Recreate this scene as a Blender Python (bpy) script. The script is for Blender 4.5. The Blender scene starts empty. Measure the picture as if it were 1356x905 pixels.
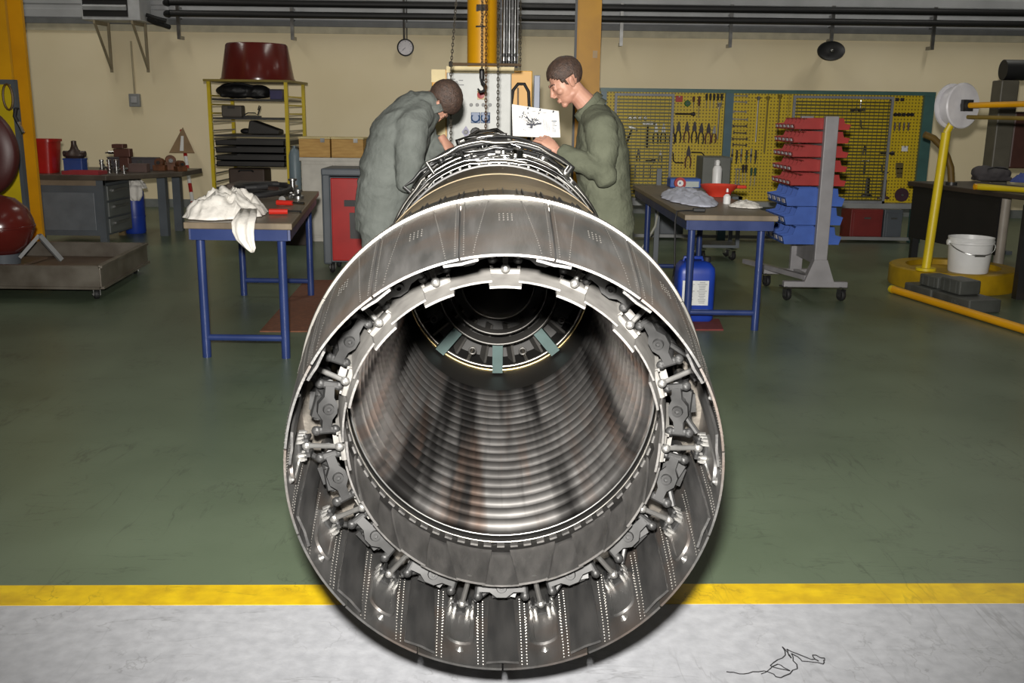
import bpy, bmesh, math, random
from mathutils import Vector, Matrix, noise, Euler

random.seed(7)
SC = bpy.context.scene
COL = SC.collection
PI = math.pi
R = math.radians

# ---------------------------------------------------------------- camera, world, lights, exposure
CAM_H, FPX, PITCH, ROLL = 1.55, 1300.0, R(13.08), R(0.75)
cam = bpy.data.objects.new('camera', bpy.data.cameras.new('camera'))
COL.objects.link(cam)
cam.data.sensor_width = 36.0
cam.data.lens = 36.0 * FPX / 1356.0
cam.data.clip_start = 0.05
CAM_M = Matrix.Translation((0, 0, CAM_H)) @ Euler((PI / 2 - PITCH, 0, 0)).to_matrix().to_4x4() @ Matrix.Rotation(ROLL, 4, 'Z')
cam.matrix_world = CAM_M
SC.camera = cam

SC.view_settings.view_transform = 'Standard'
SC.view_settings.look = 'None'
SC.view_settings.gamma = 1.0
SC.view_settings.use_curve_mapping = False
SC.view_settings.exposure = 0.0

w = bpy.data.worlds.new('hall_air')
SC.world = w
w.use_nodes = True
w.node_tree.nodes['Background'].inputs[0].default_value = (0.5, 0.5, 0.5, 1)
w.node_tree.nodes['Background'].inputs[1].default_value = 0.1

# the photographer's flash gun, held above and a little beside the lens, aimed level into the hall
fl = bpy.data.lights.new('flash_gun', 'SPOT')
fl.energy = 2600
fl.color = (1.0, 0.965, 0.91)
fl.spot_size = R(106)
fl.spot_blend = 1.0
fl.shadow_soft_size = 0.05
flo = bpy.data.objects.new('flash_gun', fl)
COL.objects.link(flo)
flo.location = (-0.04, 0.0, CAM_H + 0.21)
flo.rotation_euler = (R(93.5), 0, 0)
# rows of ceiling fittings
for lx in (-7.0, 0.0, 7.0):
    for ly in (-2.0, 4.5, 12.5):
        al = bpy.data.lights.new('ceiling_lamp', 'AREA')
        al.shape = 'RECTANGLE'
        al.size, al.size_y = 0.4, 3.0
        al.energy = 75 if ly > 10 else 16 if ly > 0 else 6
        al.color = (1.0, 0.97, 0.88)
        ao = bpy.data.objects.new('ceiling_lamp', al)
        COL.objects.link(ao)
        ao.location = (lx, ly, 6.8)


def ray(px, py):
    return (CAM_M.to_3x3() @ Vector((px - 678.0, 452.5 - py, -FPX)))


def P(px, py, y):
    """the point seen at a place of the photograph, at distance y into the hall"""
    d = ray(px, py)
    s = y / d.y
    return Vector((d.x * s, y, CAM_H + d.z * s))


def G(px, py, z=0.0):
    """the point seen at a place of the photograph, at height z"""
    d = ray(px, py)
    s = (z - CAM_H) / d.z
    return Vector((d.x * s, d.y * s, z))


def lin(c):
    c = c / 255.0
    return c / 12.92 if c <= 0.04045 else ((c + 0.055) / 1.055) ** 2.4


def S(r, g, b):
    return (lin(r), lin(g), lin(b))


# ---------------------------------------------------------------- materials
MATS = {}


def mat(name, col, rough=0.5, metal=0.0, col2=None, scale=6.0, bump=0.0, bscale=60.0, coat=0.0, spec=0.5, rnd=0.0, detail=4.0, stretch=None, rvar=0.0):
    if name in MATS:
        return MATS[name]
    m = bpy.data.materials.new(name)
    m.use_nodes = True
    nt = m.node_tree
    N, L = nt.nodes, nt.links
    bs = N['Principled BSDF']
    bs.inputs['Roughness'].default_value = rough
    bs.inputs['Metallic'].default_value = metal
    bs.inputs['Specular IOR Level'].default_value = spec
    bs.inputs['Coat Weight'].default_value = coat
    bs.inputs['Coat Roughness'].default_value = 0.12
    if col2 is None:
        col2 = tuple(c * 0.78 for c in col)
    tc = N.new('ShaderNodeTexCoord')
    src = tc.outputs['Object']
    if stretch:
        mp = N.new('ShaderNodeMapping')
        mp.inputs['Scale'].default_value = stretch
        L.new(src, mp.inputs['Vector'])
        src = mp.outputs['Vector']
    nz = N.new('ShaderNodeTexNoise')
    nz.inputs['Scale'].default_value = scale
    nz.inputs['Detail'].default_value = detail
    L.new(src, nz.inputs['Vector'])
    rp = N.new('ShaderNodeValToRGB')
    rp.color_ramp.elements[0].position = 0.32
    rp.color_ramp.elements[1].position = 0.68
    rp.color_ramp.elements[0].color = (*col2, 1)
    rp.color_ramp.elements[1].color = (*col, 1)
    L.new(nz.outputs['Fac'], rp.inputs['Fac'])
    out = rp.outputs['Color']
    if rnd:
        oi = N.new('ShaderNodeObjectInfo')
        mr = N.new('ShaderNodeMapRange')
        mr.inputs['To Min'].default_value = 1 - rnd
        mr.inputs['To Max'].default_value = 1 + rnd
        L.new(oi.outputs['Random'], mr.inputs['Value'])
        mx = N.new('ShaderNodeMix')
        mx.data_type = 'RGBA'
        mx.blend_type = 'MULTIPLY'
        mx.inputs['Factor'].default_value = 1
        L.new(out, mx.inputs['A'])
        L.new(mr.outputs['Result'], mx.inputs['B'])
        out = mx.outputs['Result']
    L.new(out, bs.inputs['Base Color'])
    if rvar:
        mr2 = N.new('ShaderNodeMapRange')
        mr2.inputs['To Min'].default_value = max(0.02, rough - rvar)
        mr2.inputs['To Max'].default_value = min(1, rough + rvar)
        L.new(nz.outputs['Fac'], mr2.inputs['Value'])
        L.new(mr2.outputs['Result'], bs.inputs['Roughness'])
    if bump:
        n2 = N.new('ShaderNodeTexNoise')
        n2.inputs['Scale'].default_value = bscale
        n2.inputs['Detail'].default_value = 3
        L.new(src, n2.inputs['Vector'])
        bp = N.new('ShaderNodeBump')
        bp.inputs['Strength'].default_value = bump
        bp.inputs['Distance'].default_value = 0.01
        L.new(n2.outputs['Fac'], bp.inputs['Height'])
        L.new(bp.outputs['Normal'], bs.inputs['Normal'])
    MATS[name] = m
    return m


def nd(m, kind, **kw):
    n = m.node_tree.nodes.new(kind)
    for k, v in kw.items():
        setattr(n, k, v)
    return n


# ---------------------------------------------------------------- mesh building
class MB:
    def __init__(self):
        self.v, self.f = [], []
        self.M = None

    def add(self, vs, fs):
        o = len(self.v)
        if self.M is not None:
            vs = [self.M @ Vector(p) for p in vs]
        self.v += [tuple(p) for p in vs]
        self.f += [tuple(i + o for i in q) for q in fs]
        return self

    def box(self, c, s, rot=None):
        hx, hy, hz = s[0] / 2, s[1] / 2, s[2] / 2
        vs = [Vector((x, y, z)) for x in (-hx, hx) for y in (-hy, hy) for z in (-hz, hz)]
        if rot is not None:
            vs = [rot @ p for p in vs]
        c = Vector(c)
        vs = [p + c for p in vs]
        return self.add(vs, [(0, 1, 3, 2), (4, 6, 7, 5), (0, 4, 5, 1), (2, 3, 7, 6), (0, 2, 6, 4), (1, 5, 7, 3)])

    def box2(self, a, b):
        return self.box([(a[i] + b[i]) / 2 for i in range(3)], [abs(b[i] - a[i]) for i in range(3)])

    def bar(self, p0, p1, wx, wz, up=(0, 0, 1)):
        """a straight bar of rectangular section between two points"""
        p0, p1 = Vector(p0), Vector(p1)
        d = p1 - p0
        z = d.normalized()
        up = Vector(up)
        if abs(z.dot(up)) > 0.98:
            up = Vector((0, 1, 0))
        x = up.cross(z).normalized()
        y = z.cross(x)
        rot = Matrix((x, y, z)).transposed()
        return self.box((p0 + p1) / 2, (wx, wz, d.length), rot)

    def tube(self, pts, r, n=8, closed=False, cap=True, sx=1.0, ref=None):
        pts = [Vector(p) for p in pts]
        k = len(pts)
        rs = r if isinstance(r, (list, tuple)) else [r] * k
        vs, fs = [], []
        x = None
        for i, p in enumerate(pts):
            if closed:
                d = pts[(i + 1) % k] - pts[i - 1]
            else:
                d = pts[min(i + 1, k - 1)] - pts[max(i - 1, 0)]
            if d.length < 1e-9:
                d = Vector((0, 0, 1))
            d.normalize()
            if ref is not None:
                x = Vector(ref)
            elif x is None:
                x = Vector((1, 0, 0)) if abs(d.x) < 0.8 else Vector((0, 1, 0))
            x = (x - d * x.dot(d)).normalized()
            y = d.cross(x)
            rr = rs[i]
            ra, rb = rr if isinstance(rr, (tuple, list)) else (rr * sx, rr)
            for j in range(n):
                a = 2 * PI * j / n
                vs.append(p + x * (ra * math.cos(a)) + y * (rb * math.sin(a)))
        for i in range(k if closed else k - 1):
            for j in range(n):
                a, b = i * n + j, i * n + (j + 1) % n
                c, d = ((i + 1) % k) * n + (j + 1) % n, ((i + 1) % k) * n + j
                fs.append((a, b, c, d))
        if cap and not closed:
            fs.append(tuple(range(n - 1, -1, -1)))
            fs.append(tuple(range((k - 1) * n, k * n)))
        return self.add(vs, fs)

    def cyl(self, p0, p1, r0, r1=None, n=12, cap=True):
        return self.tube([p0, p1], [r0, r0 if r1 is None else r1], n, cap=cap)

    def lathe(self, prof, n=32, axis='z', c=(0, 0, 0), a0=0.0, a1=2 * PI):
        full = abs(a1 - a0 - 2 * PI) < 1e-6
        k = n if full else n + 1
        vs, fs = [], []
        c = Vector(c)
        for r, h in prof:
            for j in range(k):
                a = a0 + (a1 - a0) * j / n
                if axis == 'z':
                    vs.append(c + Vector((r * math.cos(a), r * math.sin(a), h)))
                elif axis == 'y':
                    vs.append(c + Vector((r * math.sin(a), h, -r * math.cos(a))))
                else:
                    vs.append(c + Vector((h, r * math.cos(a), r * math.sin(a))))
        for i in range(len(prof) - 1):
            for j in range(n):
                a, b = i * k + j, i * k + (j + 1) % k
                fs.append((a, b, b + k, a + k))
        return self.add(vs, fs)

    def ell(self, c, rad, n=16, m=10, rot=None):
        c = Vector(c)
        if not isinstance(rad, (tuple, list)):
            rad = (rad, rad, rad)
        vs, fs = [], []

        def put(x, y, z):
            p = Vector((x * rad[0], y * rad[1], z * rad[2]))
            if rot is not None:
                p = rot @ p
            vs.append(c + p)
        put(0, 0, -1)
        for i in range(1, m):
            a = -PI / 2 + PI * i / m
            for j in range(n):
                b = 2 * PI * j / n
                put(math.cos(a) * math.cos(b), math.cos(a) * math.sin(b), math.sin(a))
        put(0, 0, 1)
        for j in range(n):
            fs.append((0, 1 + (j + 1) % n, 1 + j))
            for i in range(m - 2):
                a, b = 1 + i * n + j, 1 + i * n + (j + 1) % n
                fs.append((a, b, b + n, a + n))
            t = len(vs) - 1
            fs.append((t, 1 + (m - 2) * n + j, 1 + (m - 2) * n + (j + 1) % n))
        return self.add(vs, fs)

    def prism(self, poly, h0, h1, fr=None):
        """polygon (x, y) extruded from h0 to h1 along z, placed by the 4x4 matrix fr"""
        k = len(poly)
        vs = [Vector((x, y, h0)) for x, y in poly] + [Vector((x, y, h1)) for x, y in poly]
        if fr is not None:
            vs = [fr @ p for p in vs]
        fs = [tuple(range(k - 1, -1, -1)), tuple(range(k, 2 * k))]
        for i in range(k):
            j = (i + 1) % k
            fs.append((i, j, j + k, i + k))
        return self.add(vs, fs)

    def grid(self, rows):
        k = len(rows[0])
        vs = [p for r in rows for p in r]
        fs = [(i * k + j, i * k + j + 1, (i + 1) * k + j + 1, (i + 1) * k + j) for i in range(len(rows) - 1) for j in range(k - 1)]
        return self.add(vs, fs)

    def mesh(self, name, m=None, smooth=35):
        me = bpy.data.meshes.new(name)
        me.from_pydata(self.v, [], self.f)
        bm = bmesh.new()
        bm.from_mesh(me)
        bmesh.ops.recalc_face_normals(bm, faces=bm.faces)
        bm.to_mesh(me)
        bm.free()
        if smooth:
            me.shade_smooth()
            me.set_sharp_from_angle(angle=R(smooth))
        if m is not None:
            me.materials.append(m)
        return me

    def obj(self, name, m=None, parent=None, smooth=35, bevel=0.0, loc=None, rot=None, kind=None, label=None):
        o = link(name, self.mesh(name, m, smooth), parent, loc, rot)
        if bevel:
            b = o.modifiers.new('edge', 'BEVEL')
            b.width = bevel
            b.segments = 2
            b.limit_method = 'ANGLE'
            b.angle_limit = R(40)
        if kind:
            o['kind'] = kind
        if label:
            o['label'] = label
        return o


def link(name, data, parent=None, loc=None, rot=None):
    o = bpy.data.objects.new(name, data)
    COL.objects.link(o)
    if parent is not None:
        o.parent = parent
    if loc is not None:
        o.location = loc
    if rot is not None:
        o.rotation_euler = rot
    return o


def tag(o, label, cat, group=None):
    o['label'] = label
    o['category'] = cat
    if group:
        o['group'] = group
    return o


def thing(name, label, cat, loc=(0, 0, 0), rotz=0.0, group=None):
    o = bpy.data.objects.new(name, None)
    COL.objects.link(o)
    o.empty_display_size = 0.1
    o.location = loc
    o.rotation_euler = (0, 0, rotz)
    return tag(o, label, cat, group)


def copy_tree(o, parent=None):
    c = o.copy()
    COL.objects.link(c)
    if parent is not None:
        c.parent = parent
    for ch in list(o.children):
        copy_tree(ch, c)
    return c


def bake(mb, voxel, smooth=3, wrinkle=0.0, wscale=(9, 9, 9), fine=0.0):
    """one continuous skin over overlapping closed shapes"""
    me = mb.mesh('tmp', None, 0)
    o = link('tmp', me)
    r = o.modifiers.new('r', 'REMESH')
    r.mode = 'VOXEL'
    r.voxel_size = voxel
    if smooth:
        s = o.modifiers.new('s', 'SMOOTH')
        s.factor = 0.5
        s.iterations = smooth
    dg = bpy.context.evaluated_depsgraph_get()
    out = bpy.data.meshes.new_from_object(o.evaluated_get(dg))
    bpy.data.objects.remove(o)
    bpy.data.meshes.remove(me)
    if wrinkle:
        cos = [v.co.copy() for v in out.vertices]
        nos = [v.normal.copy() for v in out.vertices]
        flat = []
        for p, nn in zip(cos, nos):
            q = Vector((p.x * wscale[0], p.y * wscale[1], p.z * wscale[2]))
            h = 1.0 - abs(noise.noise(q + Vector((noise.noise(q * 0.5) * 1.5, 0, 3.1)))) * 2.2
            h += 0.5 * noise.noise(q * 2.3)
            flat += list(p + nn * (h * wrinkle))
        out.vertices.foreach_set('co', flat)
        out.update()
    out.shade_smooth()
    return out


# ---------------------------------------------------------------- material library
M_STEEL = mat('steel', S(150, 150, 148), 0.32, 0.9, scale=9, rvar=0.1)
M_CHROME = mat('bright_metal', S(222, 222, 222), 0.14, 1.0, scale=9, rvar=0.06)
M_DARKMETAL = mat('dark_metal', S(70, 70, 70), 0.42, 0.6, scale=9)
M_BLACK = mat('black_paint', S(28, 28, 29), 0.5)
M_RUBBER = mat('black_rubber', S(24, 24, 25), 0.65)
M_YELLOW = mat('yellow_paint', S(216, 156, 4), 0.45, col2=S(200, 142, 4), scale=3)
M_YELLOW2 = mat('lemon_paint', S(208, 184, 20), 0.45, col2=S(190, 165, 18), scale=3)
M_BLUE = mat('blue_paint', S(38, 54, 102), 0.35, scale=5, rvar=0.1)
M_GREY = mat('grey_paint', S(140, 142, 142), 0.45, scale=4)
M_DGREY = mat('slate_paint', S(86, 92, 98), 0.45, scale=4)
M_RED = mat('red_paint', S(168, 26, 22), 0.35, scale=4)
M_MAROON = mat('maroon_gloss', S(96, 34, 28), 0.22, scale=2, col2=S(80, 26, 22))
M_WHITE = mat('white_plastic', S(222, 222, 220), 0.4, scale=4, col2=S(205, 205, 204))
M_CLOTH = mat('cloth_and_glare', S(236, 232, 224), 0.9, scale=9, col2=S(218, 214, 206), bump=0.4, bscale=40)
M_WOOD = mat('crate_plywood', S(196, 156, 84), 0.6, scale=5, col2=S(170, 128, 62), stretch=(1, 1, 7))
M_TEAL = mat('teal_paint', S(60, 104, 108), 0.45, scale=4)


# ================================================================ the hall
def struct(name, mb, m, smooth=35, parent=None, bevel=0.0):
    o = mb.obj(name, m, parent, smooth, bevel)
    if parent is None:
        o['kind'] = 'structure'
    return o


WALL_Y = 16.0
M_FLOOR = mat('green_floor_paint', S(100, 113, 93), 0.34, col2=S(84, 97, 78), scale=1.1, bump=0.04, bscale=90, rvar=0.1, spec=0.28, detail=9)
M_APRON = mat('white_floor_paint', S(184, 186, 191), 0.45, col2=S(166, 168, 173), scale=22.0, bump=0.05, bscale=120, detail=10)
M_LINE = mat('yellow_line_paint', S(226, 192, 22), 0.45, col2=S(196, 160, 20), scale=14, detail=8)
M_WALL = mat('cream_wall_paint', S(240, 226, 192), 0.75, col2=S(232, 217, 180), scale=0.8)
M_CLAD = mat('grey_cladding', S(176, 178, 180), 0.45, scale=2)
M_CEIL = mat('ceiling_paint', S(120, 120, 118), 0.8)
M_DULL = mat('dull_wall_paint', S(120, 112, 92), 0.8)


def floor_wear(m, lo, dark, amount):
    """thin scratches and specks of dirt in the paint itself"""
    nt = m.node_tree
    L = nt.links
    bs = nt.nodes['Principled BSDF']
    src = bs.inputs['Base Color'].links[0].from_socket
    tc = nd(m, 'ShaderNodeTexCoord')
    cur = src
    for k, (sx, sy, rz, wd) in enumerate(((3.0, 0.5, 0.7, 0.012), (0.6, 2.6, 0.3, 0.01), (1.3, 1.3, 1.1, 0.009))):
        mp = nd(m, 'ShaderNodeMapping')
        mp.inputs['Scale'].default_value = (sx, sy, 1)
        mp.inputs['Rotation'].default_value = (0, 0, rz)
        L.new(tc.outputs['Object'], mp.inputs['Vector'])
        nz = nd(m, 'ShaderNodeTexNoise')
        nz.inputs['Scale'].default_value = 2.2 + k
        nz.inputs['Detail'].default_value = 5
        L.new(mp.outputs['Vector'], nz.inputs['Vector'])
        a = nd(m, 'ShaderNodeMath', operation='SUBTRACT')
        a.inputs[1].default_value = 0.5
        L.new(nz.outputs['Fac'], a.inputs[0])
        b = nd(m, 'ShaderNodeMath', operation='ABSOLUTE')
        L.new(a.outputs[0], b.inputs[0])
        c = nd(m, 'ShaderNodeMapRange')
        c.inputs['From Min'].default_value = 0
        c.inputs['From Max'].default_value = wd
        c.inputs['To Min'].default_value = amount
        c.inputs['To Max'].default_value = 0
        L.new(b.outputs[0], c.inputs['Value'])
        g = nd(m, 'ShaderNodeTexNoise')
        g.inputs['Scale'].default_value = 1.7 + k * 0.6
        L.new(tc.outputs['Object'], g.inputs['Vector'])
        gr = nd(m, 'ShaderNodeMapRange')
        gr.inputs['From Min'].default_value = 0.5
        gr.inputs['From Max'].default_value = 0.62
        L.new(g.outputs['Fac'], gr.inputs['Value'])
        mu = nd(m, 'ShaderNodeMath', operation='MULTIPLY')
        L.new(c.outputs['Result'], mu.inputs[0])
        L.new(gr.outputs['Result'], mu.inputs[1])
        mx = nd(m, 'ShaderNodeMix', data_type='RGBA')
        L.new(mu.outputs[0], mx.inputs['Factor'])
        L.new(cur, mx.inputs['A'])
        mx.inputs['B'].default_value = (*dark, 1)
        cur = mx.outputs['Result']
    L.new(cur, bs.inputs['Base Color'])


floor_wear(M_FLOOR, 0, S(60, 66, 56), 0.5)
floor_wear(M_APRON, 0, S(120, 120, 122), 0.45)
floor_wear(M_LINE, 0, S(140, 116, 30), 0.6)

ya, yb = G(0, 776).y, G(1356, 773).y       # far edge of the yellow line
yc, yd = G(0, 803).y, G(1356, 799).y       # near edge
xa, xb = G(0, 776).x, G(1356, 773).x


def line_y(x, y0, y1):
    return y0 + (y1 - y0) * (x - xa) / (xb - xa)


XW = 11.5
f1 = MB().prism([(-XW, line_y(-XW, ya, yb)), (XW, line_y(XW, ya, yb)), (XW, WALL_Y), (-XW, WALL_Y)], -0.1, 0)
struct('floor', f1, M_FLOOR, 0)
f2 = MB().prism([(-XW, -9), (XW, -9), (XW, line_y(XW, yc, yd)), (-XW, line_y(-XW, yc, yd))], -0.1, 0)
apron = struct('floor', f2, M_APRON, 0)
f3 = MB().prism([(-XW, line_y(-XW, yc, yd)), (XW, line_y(XW, yc, yd)), (XW, line_y(XW, ya, yb)), (-XW, line_y(-XW, ya, yb))], -0.1, 0.001)
struct('trim_1', f3, M_LINE, 0)
# a crackled black scuff in the white paint
sc = [(1008, 893), (1030, 880), (1046, 889), (1020, 882), (1040, 868), (1036, 857), (1048, 872), (1042, 860), (1070, 872), (1084, 876), (1076, 868), (1092, 872), (1090, 880), (1062, 876), (1048, 866), (1056, 886), (1034, 898), (1012, 889), (985, 893), (962, 890)]
mb = MB()
for i in range(len(sc) - 1):
    a, b = G(*sc[i], 0.0012), G(*sc[i + 1], 0.0012)
    n = 4
    pts = [a.lerp(b, t / n) + Vector((random.uniform(-.004, .004), random.uniform(-.004, .004), 0)) for t in range(n + 1)]
    pts[0], pts[-1] = a, b
    for p, q in zip(pts, pts[1:]):
        mb.bar(p, q, 0.0022 + random.random() * 0.0015, 0.0016)
mb.obj('scuff_mark', mat('scuff_black', S(46, 46, 48), 0.7), apron, 0, kind='stuff')

# walls, ceiling
TRIM_Z = P(678, 36.5, WALL_Y).z
wall = struct('wall_back', MB().box2((-XW, WALL_Y, 0), (XW, WALL_Y + 0.2, 7)), M_WALL, 0)
struct('wall_left', MB().box2((-XW - 0.2, -9, 0), (-XW, WALL_Y, 7)), M_DULL, 0)
struct('wall_right', MB().box2((XW, -9, 0), (XW + 0.2, WALL_Y, 7)), M_DULL, 0)
struct('wall_front', MB().box2((-XW, -9.2, 0), (XW, -9, 7)), M_DULL, 0)
struct('ceiling', MB().box2((-XW, -9, 7), (XW, WALL_Y, 7.2)), M_CEIL, 0)
struct('baseboard_back', MB().box2((-XW, WALL_Y - 0.02, 0), (XW, WALL_Y, 0.13)), mat('baseboard_grey', S(120, 124, 122), 0.5), 0)
# profiled grey cladding over the cream masonry
z0 = TRIM_Z + 0.05
for k in range(9):
    a = z0 + k * 0.3
    prof = [(0.02, a), (0.05, a + 0.02), (0.05, a + 0.13), (0.03, a + 0.15), (0.03, a + 0.2), (0.05, a + 0.22), (0.05, a + 0.28), (0.02, a + 0.298)]
    mb = MB()
    mb.grid([[Vector((-XW, WALL_Y - d, z)), Vector((XW, WALL_Y - d, z))] for d, z in prof])
    mb.obj('cladding_sheet', M_CLAD, wall, 20)
struct('trim_2', MB().box2((-XW, WALL_Y - 0.09, TRIM_Z - 0.03), (XW, WALL_Y, TRIM_Z + 0.045)), mat('trim_grey', S(110, 112, 112), 0.5), 0)
struct('trim_3', MB().box2((-XW, WALL_Y - 0.03, TRIM_Z - 0.13), (XW, WALL_Y, TRIM_Z - 0.03)), mat('ledge_cream', S(206, 198, 172), 0.7), 0)

# two black service pipes on brackets
PY = WALL_Y - 0.28
zp1, zp2 = P(678, 8.5, PY).z, P(678, 23.5, PY).z
XL = P(226, 17, PY).x
for z, lab in ((zp1, 'upper black service pipe running along the cladding'), (zp2, 'lower black service pipe running along the cladding')):
    t = thing('service_pipe', lab, 'pipe', (0, PY, z), 0, 'service pipes on the wall')
    MB().cyl((XL, 0, 0), (XW - 0.02, 0, 0), 0.05, n=14).obj('pipe_run', M_BLACK, t)
    MB().tube([(XL, 0, 0), (XL - 0.06, 0.02, 0), (XL - 0.1, 0.1, 0), (XL - 0.1, 0.2, 0)], 0.05, 12).obj('elbow', M_BLACK, t)
hang_note = ['beside the wall unit', 'over the yellow shelf rack', 'next to the yellow wall post', 'above the mesh tool panel', 'above the round black alarm', 'over the end of the tool board']
for (px, py), note in zip(((238, 52), (388, 53), (822, 61), (966, 63), (1100, 56), (1233, 66)), hang_note):
    b = P(px, py, WALL_Y - 0.16)
    t = thing('pipe_bracket', 'grey steel bracket carrying the black pipes ' + note, 'bracket', (b.x, WALL_Y, b.z), 0, 'pipe brackets')
    MB().box2((-0.025, -0.2, 0), (0.025, -0.16, zp1 - b.z + 0.08)).box2((-0.025, -0.16, 0), (0.025, 0, 0.05)).obj('upright', M_STEEL, t)
    MB().box2((-0.02, -0.16, zp1 - b.z - 0.08), (0.02, 0, zp1 - b.z - 0.05)).box2((-0.02, -0.16, zp2 - b.z - 0.08), (0.02, 0, zp2 - b.z - 0.05)).obj('arm', M_STEEL, t)

# wall unit with louvres on two raking brackets
a, b = P(112, 27, WALL_Y - 0.5), P(189, 27, WALL_Y - 0.5)
t = thing('air_conditioner', 'grey wall unit with dark louvres on two raking brackets', 'air conditioner', (a.x, WALL_Y - 0.1, a.z))
wdt = b.x - a.x
H = 0.72
c = MB().box2((0, -0.5, 0), (wdt, 0, H)).obj('casing', mat('unit_grey', S(186, 188, 190), 0.5), t, bevel=0.015)
MB().box2((0.03, -0.512, 0.05), (wdt * 0.8, -0.5, H - 0.05)).obj('louvre_recess', M_BLACK, t, 0)
for k in range(4):
    zz = 0.13 + k * 0.155
    MB().box((wdt * 0.4 + 0.015, -0.525, zz + 0.05), (wdt * 0.8 - 0.06, 0.05, 0.06), Euler((R(35), 0, 0)).to_matrix()).obj('slat', mat('unit_grey', 0), t, 0)
for px in (128, 178):
    x = P(px, 30, WALL_Y - 0.5).x - a.x
    q = P(px + 25, 92, WALL_Y)
    MB().bar((x, -0.48, -0.03), (x + 0.02, -0.02, q.z - a.z), 0.03, 0.03).box2((x - 0.015, -0.5, -0.05), (x + 0.015, 0, 0)).box2((x, -0.03, q.z - a.z - 0.05), (x + 0.04, 0, 0)).obj('bracket_arm', mat('bracket_buff', S(150, 138, 112), 0.6), t, 0)
MB().tube([(wdt + .0, -0.2, 0.05), (wdt + .1, -0.2, 0.0), (wdt + .22, -0.2, -0.03), (wdt + .3, -0.1, -0.06)], 0.035, 8).tube([(wdt + .02, -0.3, 0.1), (wdt + .15, -0.28, 0.06), (wdt + .3, -0.24, 0.02)], 0.03, 8).obj('hose', M_RUBBER, t)

# switch box with its conduit
q = P(180, 133, WALL_Y)
t = thing('switch_box', 'small grey switch box with a conduit on the cream wall', 'switch', (q.x, WALL_Y, q.z))
MB().box((0, -0.04, 0), (0.17, 0.08, 0.2)).obj('box_body', M_GREY, t, bevel=0.01)
MB().box((0, -0.088, 0.01), (0.09, 0.016, 0.1)).obj('rocker', mat('box_face', S(170, 170, 172), 0.4), t, bevel=0.006)
MB().cyl((0, -0.03, 0.1), (0, -0.03, 0.9), 0.016, n=8).obj('conduit', mat('conduit_buff', S(176, 164, 134), 0.6), t)

# round gauge on a drop pipe
q = P(537, 63, WALL_Y - 0.1)
t = thing('pressure_gauge', 'round pressure gauge hanging on a thin drop pipe', 'gauge', (q.x, q.y, q.z))
MB().lathe([(0, 0.06), (0.125, 0.06), (0.132, 0.0), (0.132, -0.02), (0.112, -0.025), (0.11, -0.012)], 28, 'y').obj('gauge_case', M_BLACK, t)
MB().lathe([(0.112, -0.014), (0, -0.014)], 28, 'y').obj('dial', mat('dial_face', S(214, 210, 214), 0.3, coat=0.6), t)
mb = MB().bar((0, -0.018, 0), (-0.05, -0.018, -0.045), 0.01, 0.004)
for k in range(11):
    an = R(-130 + 26 * k)
    mb.bar((0.085 * math.sin(an), -0.017, 0.085 * math.cos(an)), (0.1 * math.sin(an), -0.017, 0.1 * math.cos(an)), 0.006, 0.003)
mb.obj('needle', M_BLACK, t, 0)
MB().cyl((-0.02, 0.0, 0.125), (-0.02, 0.0, 1.0), 0.018, n=8).cyl((0.02, 0.03, 0.125), (0.02, 0.03, 1.0), 0.01, n=8).obj('drop_pipe', M_STEEL, t)

# black round alarm under the pipe bracket
q = P(1100, 67.5, WALL_Y - 0.36)
t = thing('alarm_sounder', 'black round alarm sounder below the wall pipes', 'alarm', (q.x, q.y, q.z))
MB().lathe([(0, 0.1), (0.12, 0.1), (0.2, 0.02), (0.215, -0.02), (0.2, -0.05), (0.12, -0.02), (0.06, -0.03), (0, -0.03)], 32, 'y').obj('horn', M_BLACK, t).scale = (1, 1, 0.68)
MB().ell((0.0, -0.05, 0), (0.03, 0.03, 0.03)).obj('centre_cap', M_STEEL, t)
MB().box2((-0.03, 0.09, -0.05), (0.03, 0.33, 0.03)).obj('mount', M_DARKMETAL, t)


# ================================================================ the jet engine
ENG_Y = 2.115
AX = 0.751          # height of the engine's axis
eng = thing('jet_engine', 'dark metal jet engine lying tail first with its open nozzle toward the yellow line', 'jet engine', (-0.012, ENG_Y, 0), R(1.3))
NF = 15
STEP = 360.0 / NF


def pol(a, r, t):
    a = R(a)
    return Vector((r * math.sin(a), t, -r * math.cos(a)))


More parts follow.
